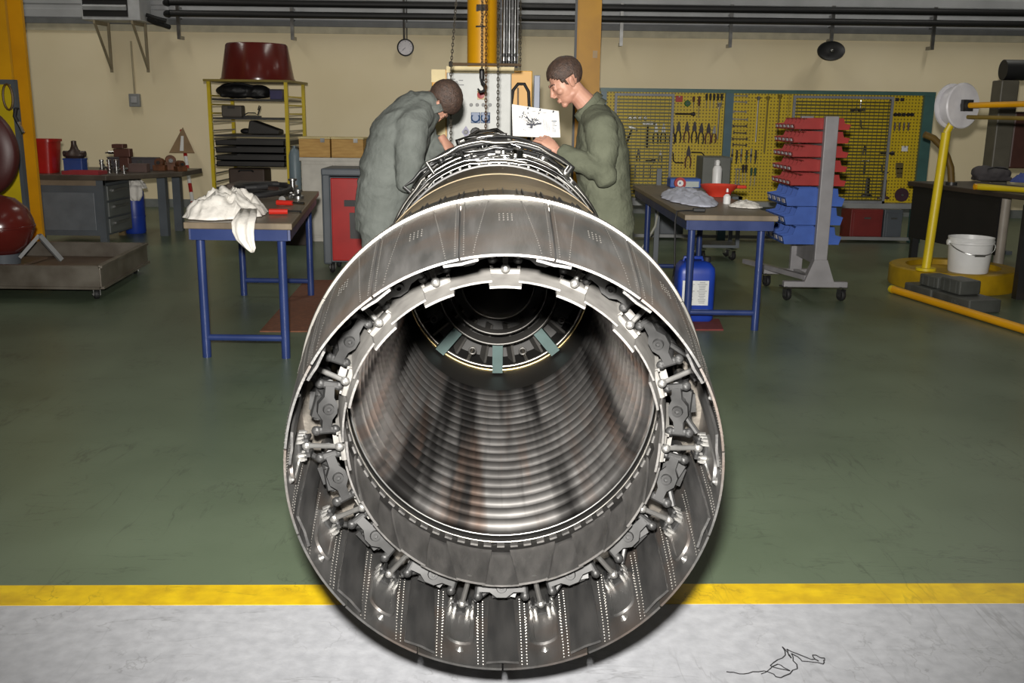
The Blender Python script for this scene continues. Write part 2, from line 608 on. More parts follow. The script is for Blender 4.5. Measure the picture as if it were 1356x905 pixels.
def metal_streak(name, col, col2, rough, metal, sc=(30, 1.2, 30), scale=1.0, rnd=0.12, rust=None):
    m = mat(name, col, rough, metal, col2=col2, scale=scale, stretch=sc, rnd=rnd, bump=0.08, bscale=4, rvar=0.1, detail=6)
    if rust:
        nt = m.node_tree
        bs = nt.nodes['Principled BSDF']
        src = bs.inputs['Base Color'].links[0].from_socket
        tc = nd(m, 'ShaderNodeTexCoord')
        oi = nd(m, 'ShaderNodeObjectInfo')
        va = nd(m, 'ShaderNodeVectorMath', operation='SCALE')
        va.inputs[0].default_value = (13, 7, 3)
        nt.links.new(oi.outputs['Random'], va.inputs['Scale'])
        ad = nd(m, 'ShaderNodeVectorMath', operation='ADD')
        nt.links.new(tc.outputs['Object'], ad.inputs[0])
        nt.links.new(va.outputs[0], ad.inputs[1])
        nz = nd(m, 'ShaderNodeTexNoise')
        nz.inputs['Scale'].default_value = 5
        nt.links.new(ad.outputs[0], nz.inputs['Vector'])
        mr = nd(m, 'ShaderNodeMapRange')
        mr.inputs['From Min'].default_value = 0.48
        mr.inputs['From Max'].default_value = 0.68
        mr.inputs['To Max'].default_value = 0.75
        nt.links.new(nz.outputs['Fac'], mr.inputs['Value'])
        mx = nd(m, 'ShaderNodeMix', data_type='RGBA')
        nt.links.new(mr.outputs['Result'], mx.inputs['Factor'])
        nt.links.new(src, mx.inputs['A'])
        mx.inputs['B'].default_value = (*rust, 1)
        nt.links.new(mx.outputs['Result'], bs.inputs['Base Color'])
    return m


M_FLAP = metal_streak('flap_titanium', S(112, 111, 110), S(88, 88, 87), 0.44, 0.7, rust=S(110, 98, 90))
M_SEAL = metal_streak('seal_titanium', S(96, 95, 94), S(74, 74, 74), 0.48, 0.7)
M_PETAL = metal_streak('petal_steel', S(112, 110, 108), S(84, 83, 82), 0.5, 0.55)
M_LINK = mat('link_steel', S(62, 62, 62), 0.45, 0.55, col2=S(46, 46, 46), scale=16, rvar=0.1, rnd=0.1)
M_LINKB = mat('bright_bolt', S(196, 195, 192), 0.34, 0.9, scale=16)
M_DUCT = mat('duct_alloy', S(138, 124, 98), 0.58, 0.35, col2=S(116, 102, 80), scale=3, stretch=(1, 6, 1), rvar=0.1)
M_BAND = mat('band_steel', S(180, 177, 170), 0.32, 0.92, scale=8, rvar=0.08)
M_SOOT = mat('soot_metal', S(40, 39, 38), 0.55, 0.5, scale=6)
M_GUTTER = mat('gutter_metal', S(104, 102, 99), 0.42, 0.7, scale=8)
M_STRUT = mat('strut_teal', S(66, 86, 84), 0.5, 0.3, scale=12)
M_GOLD = mat('heat_tint_ring', S(206, 182, 128), 0.3, 0.9, scale=5)

# radius of the outer nozzle skin along the axis
RT = [(0, 0.503), (0.02, 0.507), (0.12, 0.522), (0.25, 0.538), (0.4, 0.556), (0.5, 0.567), (0.585, 0.5745)]


def r_out(t):
    for (t0, a), (t1, b) in zip(RT, RT[1:]):
        if t <= t1:
            return a + (b - a) * (t - t0) / (t1 - t0)
    return RT[-1][1]


def shell(a_lo, a_hi, ts, rf, th, na=8):
    """a curved plate: a_lo, a_hi give its edges (degrees) at t, rf(t, u) its outer radius"""
    mb = MB()
    up, dn = [], []
    for t in ts:
        ru, rd = [], []
        for i in range(na + 1):
            u = i / na
            a = a_lo(t) + (a_hi(t) - a_lo(t)) * u
            ru.append(pol(a, rf(t, u), t))
            rd.append(pol(a, rf(t, u) - th, t))
        up.append(ru)
        dn.append(rd)
    nt, n1 = len(ts), na + 1
    vs = [p for r in up for p in r] + [p for r in dn for p in r]
    o = nt * n1
    fs = []
    for i in range(nt - 1):
        for j in range(na):
            a, b, c, d = i * n1 + j, i * n1 + j + 1, (i + 1) * n1 + j + 1, (i + 1) * n1 + j
            fs += [(a, b, c, d), (a + o, d + o, c + o, b + o)]
    for j in range(na):
        a, b = j, j + 1
        fs.append((a, a + o, b + o, b))
        a, b = (nt - 1) * n1 + j, (nt - 1) * n1 + j + 1
        fs.append((a, b, b + o, a + o))
    for i in range(nt - 1):
        a, b = i * n1, (i + 1) * n1
        fs.append((a, b, b + o, a + o))
        a, b = i * n1 + na, (i + 1) * n1 + na
        fs.append((a, a + o, b + o, b))
    mb.add(vs, fs)
    return mb


def rivet(mb, p, n, r, h, k=6):
    n = n.normalized()
    x = n.cross(Vector((0, 1, 0.02))).normalized()
    y = n.cross(x)
    vs = [p + (x * math.cos(2 * PI * i / k) + y * math.sin(2 * PI * i / k)) * r for i in range(k)]
    vs += [p + n * h + (x * math.cos(2 * PI * i / k) + y * math.sin(2 * PI * i / k)) * r * 0.55 for i in range(k)]
    fs = [(i, (i + 1) % k, (i + 1) % k + k, i + k) for i in range(k)] + [tuple(range(k, 2 * k))]
    mb.add(vs, fs)


TS = [0, 0.006, 0.03, 0.1, 0.2, 0.3, 0.4, 0.5, 0.585]
flap_me = shell(lambda t: -11.75, lambda t: 11.75, TS, lambda t, u: r_out(t), 0.0055, 10).mesh('outer_flap', M_FLAP, 30)
# seal strip behind the seam, on the inner side, narrowing toward the hinge
seal_me = shell(lambda t: -4.6 + 2.2 * t, lambda t: 4.6 - 2.2 * t, [0.012, 0.06, 0.15, 0.25, 0.35, 0.45, 0.56],
                lambda t, u: r_out(t) - 0.011 - 0.004 * (1 - abs(2 * u - 1)), 0.006, 6).mesh('flap_seal', M_SEAL, 30)
# raised tongue on the inside of each flap
tong = MB()
T0, T1, HW = 0.12, 0.33, 0.037
pl = []
for i in range(9):
    an = PI * i / 8
    pl.append((HW * math.cos(an), T0 + HW - HW * math.sin(an)))
pl = [(HW * 1.15, T1)] + pl + [(-HW * 1.15, T1)]
inner = [(x * 0.68, (T0 + 0.014) + (t - T0) * 0.93) for x, t in pl]


def on_skin(x, t, lift):
    r = r_out(t) - 0.0055 - lift
    return pol(math.degrees(x / r), r, t)


k = len(pl)
vs = [on_skin(x, t, 0.0) for x, t in pl] + [on_skin(x * 0.93, t + 0.002, 0.007) for x, t in pl] + [on_skin(x, t, 0.006) for x, t in inner] + [on_skin(x * 0.95, t, 0.002) for x, t in inner]
fs = []
for s in range(3):
    for i in range(k - 1):
        fs.append((s * k + i, s * k + i + 1, (s + 1) * k + i + 1, (s + 1) * k + i))
fs.append(tuple(range(3 * k, 4 * k)))
tong.add(vs, fs)
tong_me = tong.mesh('stiffener', M_FLAP, 30)
boss = MB()
for x, t, r in ((0, 0.085, 0.011),):
    p = on_skin(x, t, 0)
    n = Vector((-p.x, 0, -p.z))
    rivet(boss, p, n, r, 0.007, 12)
    rivet(boss, p + n.normalized() * 0.007, n, r * 0.5, 0.004, 8)
boss_me = boss.mesh('boss', M_LINKB, 30)
riv = MB()
for a in (-10.9, 10.9):
    for i in range(30):
        t = 0.02 + i * 0.0187
        p = pol(a, r_out(t), t)
        rivet(riv, p, Vector((p.x, 0, p.z)), 0.0024, 0.0012)
for s in (-1, 1):
    for i in range(28):
        t = 0.02 + i * 0.0195
        p = pol(s * (8.6 - 7.5 * t), r_out(t), t)
        rivet(riv, p, Vector((p.x, 0, p.z)), 0.0024, 0.0012)
for a in (-6.6, -5.2, 5.2, 6.6):
    for i in range(24):
        t = 0.02 + i * 0.0187
        p = pol(a, r_out(t) - 0.0055, t)
        rivet(riv, p, Vector((-p.x, 0, -p.z)), 0.0026, 0.002)
for x in (-0.046, 0.046):
    for i in range(10):
        p = on_skin(x, 0.13 + i * 0.02, 0)
        rivet(riv, p, Vector((-p.x, 0, -p.z)), 0.0026, 0.002)
# a small patch of rivets on the outer skin
for i in range(4):
    for j in range(4):
        t = 0.3 + i * 0.022
        p = pol(-1.6 + j * 1.1, r_out(t), t)
        rivet(riv, p, Vector((p.x, 0, p.z)), 0.003, 0.0018)
riv_me = riv.mesh('rivet', mat('rivet_metal', S(138, 135, 130), 0.4, 0.8, scale=20), 30)
# hinge bracket in bright bolts and its swing rod
hb = MB()
q = on_skin(0, 0.335, 0.006)
hb.box(q, (0.052, 0.05, 0.012))
hb.box(q + Vector((-0.02, 0, 0.016)), (0.008, 0.05, 0.03)).box(q + Vector((0.02, 0, 0.016)), (0.008, 0.05, 0.03))
hb.cyl(q + Vector((-0.03, 0, 0.02)), q + Vector((0.03, 0, 0.02)), 0.0075, n=10)
hb_me = hb.mesh('hinge_bracket', M_LINK, 30)
hbb_me = []
for xx in ((-0.03, -0.018), (0.018, 0.03)):
  hbb = MB()
  for x in xx:
    for t in (-0.024, 0.0, 0.024):
        p = q + Vector((x, t, 0.0))
        hbb.cyl(p, p + Vector((0, 0, 0.016)), 0.0065, 0.0055, 6)
        hbb.cyl(p + Vector((0, 0, 0.016)), p + Vector((0, 0, 0.021)), 0.003, 0.003, 6)
  hbb_me.append(hbb.mesh('bolt', M_LINKB, 30))
hr = MB()
hr.cyl(q + Vector((0, 0, 0.02)), pol(0, 0.42, 0.3), 0.0075, 0.0065, 10).ell(q + Vector((0, 0, 0.02)), (0.013, 0.012, 0.013), 10, 6).ell(pol(0, 0.425, 0.3), (0.012, 0.012, 0.012), 10, 6)
hr_me = hr.mesh('swing_rod', M_LINKB, 30)

# linkage between neighbouring flaps: a waisted plate with a boss, two end forks and two push rods
lk = MB()
hwid = 0.062
poly = [(-hwid, -0.011), (-0.032, -0.012), (-0.013, -0.026), (0.013, -0.026), (0.032, -0.012), (hwid, -0.011), (hwid, 0.012), (0.03, 0.013), (0.012, 0.024), (-0.012, 0.024), (-0.03, 0.013), (-hwid, 0.012)]
LT, LR = 0.34, -0.46
fr = Matrix.Translation((0, LT, LR)) @ Matrix.Rotation(R(70), 4, 'X')
lk.prism(poly, -0.011, 0.011, fr)
lk_me = lk.mesh('link_plate', M_LINK, 30)
lb = MB()
lb.M = fr
lb.lathe([(0.006, 0.012), (0.006, 0.02), (0.013, 0.02), (0.015, 0.011), (0.015, 0.0)], 14)
lb.M = None
lb_me = lb.mesh('link_boss', M_LINK, 30)
lf_me, pr_me = [], []
for s in (-1, 1):
    lb = MB()
    c = Vector((s * hwid, LT + 0.002, LR))
    d = Vector((-s * 0.1, 0.3, 1)).normalized()
    lb.cyl(c - d * 0.024, c + d * 0.024, 0.0105, n=10)
    lb.ell(c - d * 0.024, (0.0135, 0.0135, 0.0135), 10, 6)
    lb.ell(c + d * 0.024, (0.013, 0.013, 0.013), 10, 6)
    lf_me.append(lb.mesh('link_fork', M_LINK, 30))
    pr = MB()
    c = Vector((s * hwid, LT + 0.01, LR))
    pr.tube([c, c + Vector((-s * 0.012, 0.06, -0.018)), c + Vector((-s * 0.02, 0.25, -0.06))], [0.011, 0.013, 0.011], 10)
    pr.cyl(c + Vector((-s * 0.014, 0.1, -0.028)), c + Vector((-s * 0.014, 0.15, -0.038)), 0.019, n=12)
    pr_me.append(pr.mesh('push_rod', M_LINK, 30))
cb_ = MB().cyl((-0.05, 0.39, -0.492), (0.05, 0.39, -0.492), 0.011, n=10).box((0, 0.42, -0.5), (0.05, 0.07, 0.03))
cb_me = cb_.mesh('cross_pin', M_LINK, 30)
cr_ = MB()
cr_.prism([(-0.03, -0.02), (0.026, -0.03), (0.036, 0.0), (0.012, 0.03), (-0.034, 0.022)], -0.008, 0.008, Matrix.Translation((0.012, 0.385, -0.48)) @ Matrix.Rotation(R(62), 4, 'X'))
cr_.cyl((0.012, 0.37, -0.468), (0.012, 0.4, -0.494), 0.014, n=12).tube([(0.03, 0.385, -0.478), (0.046, 0.42, -0.49), (0.05, 0.5, -0.52)], 0.009, 8).tube([(-0.02, 0.385, -0.478), (-0.05, 0.37, -0.495), (-0.075, 0.36, -0.51)], 0.008, 8)
cr_me = cr_.mesh('crank_lever', M_LINK, 30)

# the inner petals
TP0, TP1 = 0.25, 0.6
RP0, RP1 = 0.394, 0.456


def r_in(t):
    return RP0 + (RP1 - RP0) * (t - TP0) / (TP1 - TP0) + 0.004 * math.sin(PI * (t - TP0) / (TP1 - TP0))


def lerp(a, b, t):
    return a + (b - a) * (t - TP0) / (TP1 - TP0)


PT = [TP0, TP0 + 0.008, 0.32, 0.4, 0.48, 0.56, TP1]
petal_me = shell(lambda t: -lerp(5.6, 8.8, t), lambda t: lerp(5.6, 8.8, t), PT,
                 lambda t, u: r_in(t) + 0.006, 0.006, 4).mesh('nozzle_petal', M_PETAL, 30)
PT2 = [TP0 + 0.018, TP0 + 0.026, 0.32, 0.4, 0.48, 0.56, TP1]
pseal_me = shell(lambda t: -lerp(7.6, 4.2, t), lambda t: lerp(7.6, 4.2, t), PT2,
                 lambda t, u: r_in(t) + 0.0135, 0.005, 4).mesh('petal_seal', M_PETAL, 30)
M_PALE = mat('petal_back', S(124, 122, 118), 0.6, 0.15, col2=S(98, 96, 93), scale=14)
for me in (petal_me, pseal_me):
    me.materials.append(M_PALE)
    for p in me.polygons:
        if p.normal.z < -0.5:
            p.material_index = 1
prib = MB()
for s in (-1, 1):
    prib.bar(pol(s * 4.6, r_in(0.34) + 0.017, 0.34), pol(s * 6.5, r_in(0.58) + 0.017, 0.58), 0.008, 0.014)
prib.box(pol(0, r_in(0.4) + 0.022, 0.4), (0.085, 0.014, 0.02)).cyl(pol(-5, r_in(0.335) + 0.012, 0.335), pol(5, r_in(0.335) + 0.012, 0.335), 0.008, n=8)
prib_me = prib.mesh('petal_rib', M_PALE, 30)

for i in range(NF):
    phi = (i + 0.5) * STEP
    rot = (0, -R(phi), 0)
    fo = link('outer_flap', flap_me, eng, (0, 0, AX), rot)
    for nm, me in (('stiffener', tong_me), ('boss', boss_me), ('rivet', riv_me), ('hinge_bracket', hb_me), ('bolt', hbb_me[0]), ('bolt', hbb_me[1]), ('swing_rod', hr_me)):
        c = link(nm, me, fo)
        if nm == 'rivet':
            c['kind'] = 'stuff'
    po = link('nozzle_petal', petal_me, eng, (0, 0, AX - 0.011), rot)
    link('petal_rib', prib_me, po)
    rot2 = (0, -R(i * STEP), 0)
    link('flap_seal', seal_me, eng, (0, 0, AX), rot2)
    link('petal_seal', pseal_me, eng, (0, 0, AX - 0.011), rot2)
    lo = link('link_plate', lk_me, eng, (0, 0, AX), rot2)
    link('link_boss', lb_me, lo)
    link('cross_pin', cb_me, lo)
    link('crank_lever', cr_me, lo)
    for s in (0, 1):
        link('link_fork', lf_me[s], lo)
        link('push_rod', pr_me[s], lo)


def ring(name, prof, m, n=96, smooth=35, c=(0, 0, AX), parent=None, **kw):
    return MB().lathe(prof, n, 'y', c if parent is None else (0, 0, 0)).obj(name, m, parent or eng, smooth, **kw)


def torus_prof(r, t, a, b=None, k=8):
    b = b or a
    return [(r + a * math.cos(2 * PI * i / k), t + b * math.sin(2 * PI * i / k)) for i in range(k + 1)]


# bright band round the hinge line, in segments
for i in range(NF):
    a0 = R((i + 0.5) * STEP - 11.85)
    a1 = R((i + 0.5) * STEP + 11.85)
    MB().lathe([(0.572, 0.583), (0.581, 0.584), (0.584, 0.595), (0.581, 0.608), (0.572, 0.609)], 10, 'y', (0, 0, AX), a0, a1).obj('band_segment', M_BAND, eng, 30)
ring('support_ring', [(0.5, 0.55), (0.566, 0.55), (0.572, 0.6), (0.568, 0.62), (0.566, 1.0), (0.558, 1.02)], metal_streak('ring_steel', S(120, 114, 106), S(96, 92, 86), 0.42, 0.7), 96)
mb = MB()
for i in range(60):
    mb.M = Matrix.Translation((0, 0, AX)) @ Matrix.Rotation(-R(i * 6 + 1), 4, 'Y')
    mb.box((-0.008, 0.8, -0.5685), (0.004, 0.34, 0.012)).box((0.008, 0.8, -0.5685), (0.003, 0.34, 0.009))
mb.M = None
mb.obj('ring_tab', M_LINK, eng, 0, kind='stuff')
ring('duct', [(0.556, 1.0), (0.56, 1.02), (0.557, 1.6), (0.548, 2.78), (0.54, 2.8)], M_DUCT, 96, 25)
for t in (2.0,):
    ring('duct_seam', [(r_, t + d_) for r_, d_ in ((0.55, -0.02), (0.558, -0.018), (0.559, 0.0), (0.558, 0.018), (0.55, 0.02))], M_DUCT, 96, 30)
ring('duct_flange', [(0.5, 2.77), (0.556, 2.775), (0.558, 2.785), (0.558, 2.83), (0.554, 2.845), (0.36, 2.86)], M_DARKMETAL, 96, 30)
mb = MB()
for i in range(72):
    a = i * 5
    p = pol(a, 0.553, 2.8) + Vector((0, 0, AX))
    n = Vector((p.x, 0, p.z - AX)).normalized()
    mb.cyl(p, p + n * 0.012, 0.011, 0.009, 6)
mb.obj('flange_bolt', M_CHROME, eng, 0, kind='stuff')

# liner: two bright lips, a row of slots, the corrugated screen
ring('liner_lip', torus_prof(0.4525, 0.615, 0.003), M_BAND, 96, 60)
ring('liner_lip', torus_prof(0.449, 0.655, 0.0035), M_STEEL, 96, 60)
ring('slot_ring', [(0.466, 0.575), (0.462, 0.6), (0.458, 0.61), (0.456, 0.66)], M_SOOT, 96)
mb = MB()
for i in range(72):
    mb.M = Matrix.Translation((0, 0, AX)) @ Matrix.Rotation(-R(i * 5), 4, 'Y')
    mb.box((0, 0.6, -0.455), (0.022, 0.026, 0.006))
mb.M = None
mb.obj('slot_block', M_PETAL, eng, 0, kind='stuff')


def liner_material():
    m = mat('liner_metal', S(146, 144, 142), 0.33, 0.95, col2=S(124, 122, 120), scale=5, rvar=0.08)
    nt = m.node_tree
    L = nt.links
    bs = nt.nodes['Principled BSDF']
    src = bs.inputs['Base Color'].links[0].from_socket
    tc = nd(m, 'ShaderNodeTexCoord')
    sx = nd(m, 'ShaderNodeSeparateXYZ')
    L.new(tc.outputs['Object'], sx.inputs[0])
    zz = nd(m, 'ShaderNodeMath', operation='SUBTRACT')
    L.new(sx.outputs['Z'], zz.inputs[0])
    zz.inputs[1].default_value = AX
    at = nd(m, 'ShaderNodeMath', operation='ARCTAN2')
    L.new(sx.outputs['X'], at.inputs[0])
    ng = nd(m, 'ShaderNodeMath', operation='MULTIPLY')
    ng.inputs[1].default_value = -1
    L.new(zz.outputs[0], ng.inputs[0])
    L.new(ng.outputs[0], at.inputs[1])
    cb = nd(m, 'ShaderNodeCombineXYZ')
    L.new(at.outputs[0], cb.inputs['X'])
    ys = nd(m, 'ShaderNodeMath', operation='MULTIPLY')
    ys.inputs[1].default_value = 0.12
    L.new(sx.outputs['Y'], ys.inputs[0])
    L.new(ys.outputs[0], cb.inputs['Y'])
    for scale, lo, hi, colr, amt in ((3.1, 0.47, 0.6, S(30, 29, 29), 0.85), (5.0, 0.52, 0.66, S(140, 116, 102), 0.45), (13.0, 0.54, 0.7, S(60, 58, 58), 0.3)):
        nz = nd(m, 'ShaderNodeTexNoise')
        nz.inputs['Scale'].default_value = scale
        nz.inputs['Detail'].default_value = 3
        L.new(cb.outputs[0], nz.inputs['Vector'])
        mr = nd(m, 'ShaderNodeMapRange')
        mr.inputs['From Min'].default_value = lo
        mr.inputs['From Max'].default_value = hi
        mr.inputs['To Max'].default_value = amt
        L.new(nz.outputs['Fac'], mr.inputs['Value'])
        mx = nd(m, 'ShaderNodeMix', data_type='RGBA')
        L.new(mr.outputs['Result'], mx.inputs['Factor'])
        L.new(src, mx.inputs['A'])
        mx.inputs['B'].default_value = (*colr, 1)
        src = mx.outputs['Result']
    L.new(src, bs.inputs['Base Color'])
    return m


prof = [(0.448, 0.655)]
NC = 18
t0, t1 = 0.67, 2.2
for i in range(NC * 10 + 1):
    u = i / 10.0
    t = t0 + (t1 - t0) * u / NC
    prof.append((0.455 - 0.034 * (0.5 - 0.5 * math.cos(2 * PI * u)) ** 1.6, t))

ring('corrugated_liner', prof, liner_material(), 96, 60)
ring('liner_sleeve', [(0.452, 2.2), (0.455, 2.3), (0.45, 2.62)], M_SOOT, 96)
# the turbine exit at the far end
ring('exit_ring', torus_prof(0.448, 2.62, 0.008), M_GOLD, 96, 60)
ring('exit_ring', torus_prof(0.438, 2.65, 0.008), M_BAND, 96, 60)
ring('exit_cone', [(0.44, 2.64), (0.41, 2.74), (0.3, 2.76), (0, 2.78)], M_SOOT, 72)
for rr, tt, hh in ((0.285, 2.5, 0.03), (0.232, 2.49, 0.02)):
    ring('flame_gutter', [(rr - hh * 0.55, tt + hh * 2), (rr, tt - 0.01), (rr + hh * 0.2, tt - 0.01), (rr + hh * 0.75, tt + hh * 2)], M_GUTTER, 72, 30)
    ring('gutter_lip', torus_prof(rr, tt - 0.012, 0.006), M_GUTTER, 72, 60)
ring('tail_cone', [(0, 2.42), (0.05, 2.43), (0.12, 2.47), (0.165, 2.54), (0.178, 2.6), (0.17, 2.72)], M_SOOT, 48)
ring('cone_lip', torus_prof(0.176, 2.585, 0.007), M_GUTTER, 48, 60)
st = MB()
st.bar(pol(0, 0.29, 2.56), pol(0, 0.44, 2.56), 0.05, 0.06, up=(0, 1, 0))
st_me = st.mesh('strut', M_STRUT, 0)
sp = MB()
sp.tube([pol(0, 0.44, 2.66), pol(0, 0.36, 2.6), pol(0, 0.34, 2.57)], 0.009, 8).lathe(torus_prof(0.016, 2.57, 0.005), 12, 'y', pol(0, 0.36, 0))
sp_me = sp.mesh('fuel_nozzle', M_GUTTER, 30)
for i in range(9):
    link('strut', st_me, eng, (0, 0, AX), (0, -R(i * 40), 0))
    link('fuel_nozzle', sp_me, eng, (0, 0, AX), (0, -R(i * 40 + 20), 0))
mb = MB()
for i in range(18):
    mb.M = Matrix.Translation((0, 0, AX)) @ Matrix.Rotation(-R(i * 20 + 10), 4, 'Y')
    mb.box((0, 2.7, -0.33), (0.012, 0.06, 0.2), Euler((0, 0, R(25))).to_matrix())
mb.M = None
mb.obj('guide_vane', M_GUTTER, eng, 0, kind='stuff')

# the front half behind the flange: slim casing dressed with pipes
ring('core_casing', [(0.36, 2.84), (0.34, 3.0), (0.33, 3.4), (0.345, 3.8), (0.36, 4.3), (0.34, 4.32), (0, 4.34)], M_DARKMETAL, 64)
MP = [M_CHROME, mat('pipe_bright', S(150, 148, 143), 0.3, 0.85, scale=12, col2=S(110, 108, 104)), mat('pipe_grey', S(130, 128, 124), 0.24, 1.0, scale=12), mat('pipe_bright', 0), M_DARKMETAL, M_RUBBER]


def arc_pipe(a0, a1, r, t, dt=0.0, rad=0.012, m=None, dr=0.0, kink=0.0):
    """a pipe bent round the top of the casing; angles counted from the top"""
    n = max(4, int(abs(a1 - a0) / 5))
    pts = []
    for i in range(n + 1):
        u = i / n
        a = 180 + a0 + (a1 - a0) * u
        pts.append(pol(a, r + dr * math.sin(PI * u) + kink * (1 if int(u * 5) % 2 else 0), t + dt * u) + Vector((0, 0, AX)))
    pts = [pol(180 + a0, r - 0.1, t) + Vector((0, 0, AX))] + pts + [pol(180 + a1, r - 0.12, t + dt) + Vector((0, 0, AX))]
    return MB().tube(pts, rad, 8).obj('pipe', m or random.choice(MP), eng, 60)


rp = random.Random(11)
for k, (r, t, rad) in enumerate(((0.566, 2.89, 0.008), (0.55, 2.9, 0.012), (0.575, 2.95, 0.009), (0.56, 2.98, 0.014), (0.585, 3.02, 0.01), (0.565, 3.06, 0.013), (0.585, 3.1, 0.012))):
    arc_pipe(-70 + rp.uniform(-4, 10), 66 + rp.uniform(-10, 6), r, t, rp.uniform(-0.02, 0.02), rad, MP[(1, 2, 0, 4, 1, 2, 5)[k]], rp.uniform(0, 0.02), (0, 0.01, 0.008, 0, 0.012, 0.01, 0)[k])
for i in range(76):
    t = rp.uniform(2.92, 3.14) if i % 2 else rp.uniform(2.95, 3.62)
    lift = min(1.0, max(0.15, (t - 2.88) / 0.24))
    r = 0.55 + 0.12 * lift + rp.uniform(-0.03, 0.025)
    lim = 56 if t < 3.14 else 30 - 12 * min(1, (t - 3.08) / 0.3)
    c = rp.uniform(-lim, lim) * 0.8
    hl = rp.uniform(8, 34)
    lo_a = -lim if t < 3.14 else -3.0          # room for the reader's hand
    c = max(c, lo_a + 4)
    arc_pipe(max(lo_a, c - hl), min(lim - 6, c + hl), r - 0.085 * abs(c) / 45, t, rp.uniform(-0.06, 0.02), rp.choice((0.007, 0.009, 0.012, 0.016)), MP[min(5, rp.randrange(8) % 6)], rp.uniform(-0.01, 0.02), rp.choice((0, 0, 0.012)))
for i in range(22):
    t = rp.uniform(2.9, 3.4)
    a = rp.uniform(-48, 48) if t < 3.0 else rp.uniform(0, 22)
    r = 0.54 + 0.1 * min(1, (t - 2.9) / 0.5) - 0.04 * abs(a) / 50
    L_ = rp.uniform(0.08, 0.16 if t < 3.0 else 0.3)
    pts = [pol(180 + a, r - 0.12, t), pol(180 + a, r, t + 0.02), pol(180 + a + rp.uniform(-3, 3), r + 0.015, t + L_ * 0.5), pol(180 + a + rp.uniform(-4, 4), r, t + L_), pol(180 + a, r - 0.14, t + L_ + 0.02)]
    MB().tube([p + Vector((0, 0, AX)) for p in pts], rp.choice((0.008, 0.011, 0.014)), 8).obj('pipe', MP[rp.randrange(5)], eng, 60)
for i in range(40):
    t = rp.uniform(2.95, 3.12) if i % 3 else rp.uniform(3.12, 3.5)
    a = rp.uniform(-46, 46) if t < 3.12 else rp.uniform(1, 22)
    r = 0.56 + 0.06 * min(1, (t - 2.9) / 0.3) - 0.05 * abs(a) / 48
    mb = MB()
    mb.M = Matrix.Translation((0, 0, AX)) @ Matrix.Rotation(-R(180 + a), 4, 'Y')
    k = rp.random()
    if k < 0.4:
        s = (rp.uniform(.03, .08), rp.uniform(.04, .1), rp.uniform(.04, .07))
        mb.box((0, t, -r), s).cyl((0, t - s[1] / 2 - 0.015, -r), (0, t + s[1] / 2 + 0.015, -r), 0.016, n=10)
        nm = 'valve_block'
    elif k < 0.75:
        mb.cyl((-0.04, t, -r), (0.04, t, -r), 0.028, n=14).cyl((-0.055, t, -r), (0.055, t, -r), 0.016, n=10).cyl((0, t, -r), (0, t, -r - 0.045), 0.014, n=10)
        nm = 'actuator'
    else:
        mb.lathe([(0, 0.03), (0.02, 0.028), (0.024, 0.0), (0.03, -0.004), (0.03, -0.05)], 12, 'z', (0, t, -r - 0.01))
        nm = 'connector'
    mb.box((0, t, -r + 0.06), (0.02, 0.03, 0.12))
    mb.M = None
    mb.obj(nm, rp.choice((M_CHROME, MP[1], MP[1], M_DARKMETAL)), eng, 30, bevel=0.003)

# cradle that carries the engine
cr = thing('engine_cradle', 'low dark steel cradle on the floor under the jet engine', 'stand', (-0.06, ENG_Y + 1.9, 0))
for yy in (-0.75, 0.75):
    pts = [(0.59 * math.sin(R(a)), yy, AX - 0.59 * math.cos(R(a))) for a in range(-36, 37, 6)]
    MB().tube(pts, [(0.03, 0.012)] * len(pts), 8, ref=(0, 1, 0)).obj('saddle', M_DARKMETAL, cr, 30)
    MB().box((0, yy, 0.115), (0.5, 0.08, 0.05)).box((-0.28, yy, 0.165), (0.05, 0.08, 0.13)).box((0.28, yy, 0.165), (0.05, 0.08, 0.13)).obj('cross_beam', M_DARKMETAL, cr, 0)
MB().box((-0.25, 0, 0.09), (0.06, 1.9, 0.06)).obj('rail', M_DARKMETAL, cr, 0)
MB().box((0.25, 0, 0.09), (0.06, 1.9, 0.06)).obj('rail', M_DARKMETAL, cr, 0)
for sx in (-0.25, 0.25):
    for sy in (-0.85, 0.85):
        MB().cyl((sx - 0.015, sy, 0.035), (sx + 0.015, sy, 0.035), 0.035, n=14).obj('wheel', M_RUBBER, cr)


# ================================================================ the two mechanics
M_SKIN = mat('skin', S(178, 136, 116), 0.5, col2=S(162, 118, 100), scale=14, spec=0.35)
M_HAIR = mat('dark_brown_hair', S(74, 56, 46), 0.55, col2=S(50, 38, 32), scale=60, bump=0.6, bscale=160)
M_SUIT_A = mat('grey_green_cotton', S(100, 104, 100), 0.9, col2=S(88, 92, 88), scale=8, bump=0.5, bscale=45, spec=0.2)
M_SUIT_B = mat('olive_cotton', S(94, 97, 82), 0.9, col2=S(82, 85, 71), scale=8, bump=0.5, bscale=45, spec=0.2)
M_SHOE = mat('boot_leather', S(30, 28, 27), 0.45)


def frame_of(f, u):
    f = Vector(f).normalized()
    u = Vector(u)
    u = (u - f * u.dot(f)).normalized()
    return Matrix((f.cross(u), f, u)).transposed()      # columns: side, forward, up


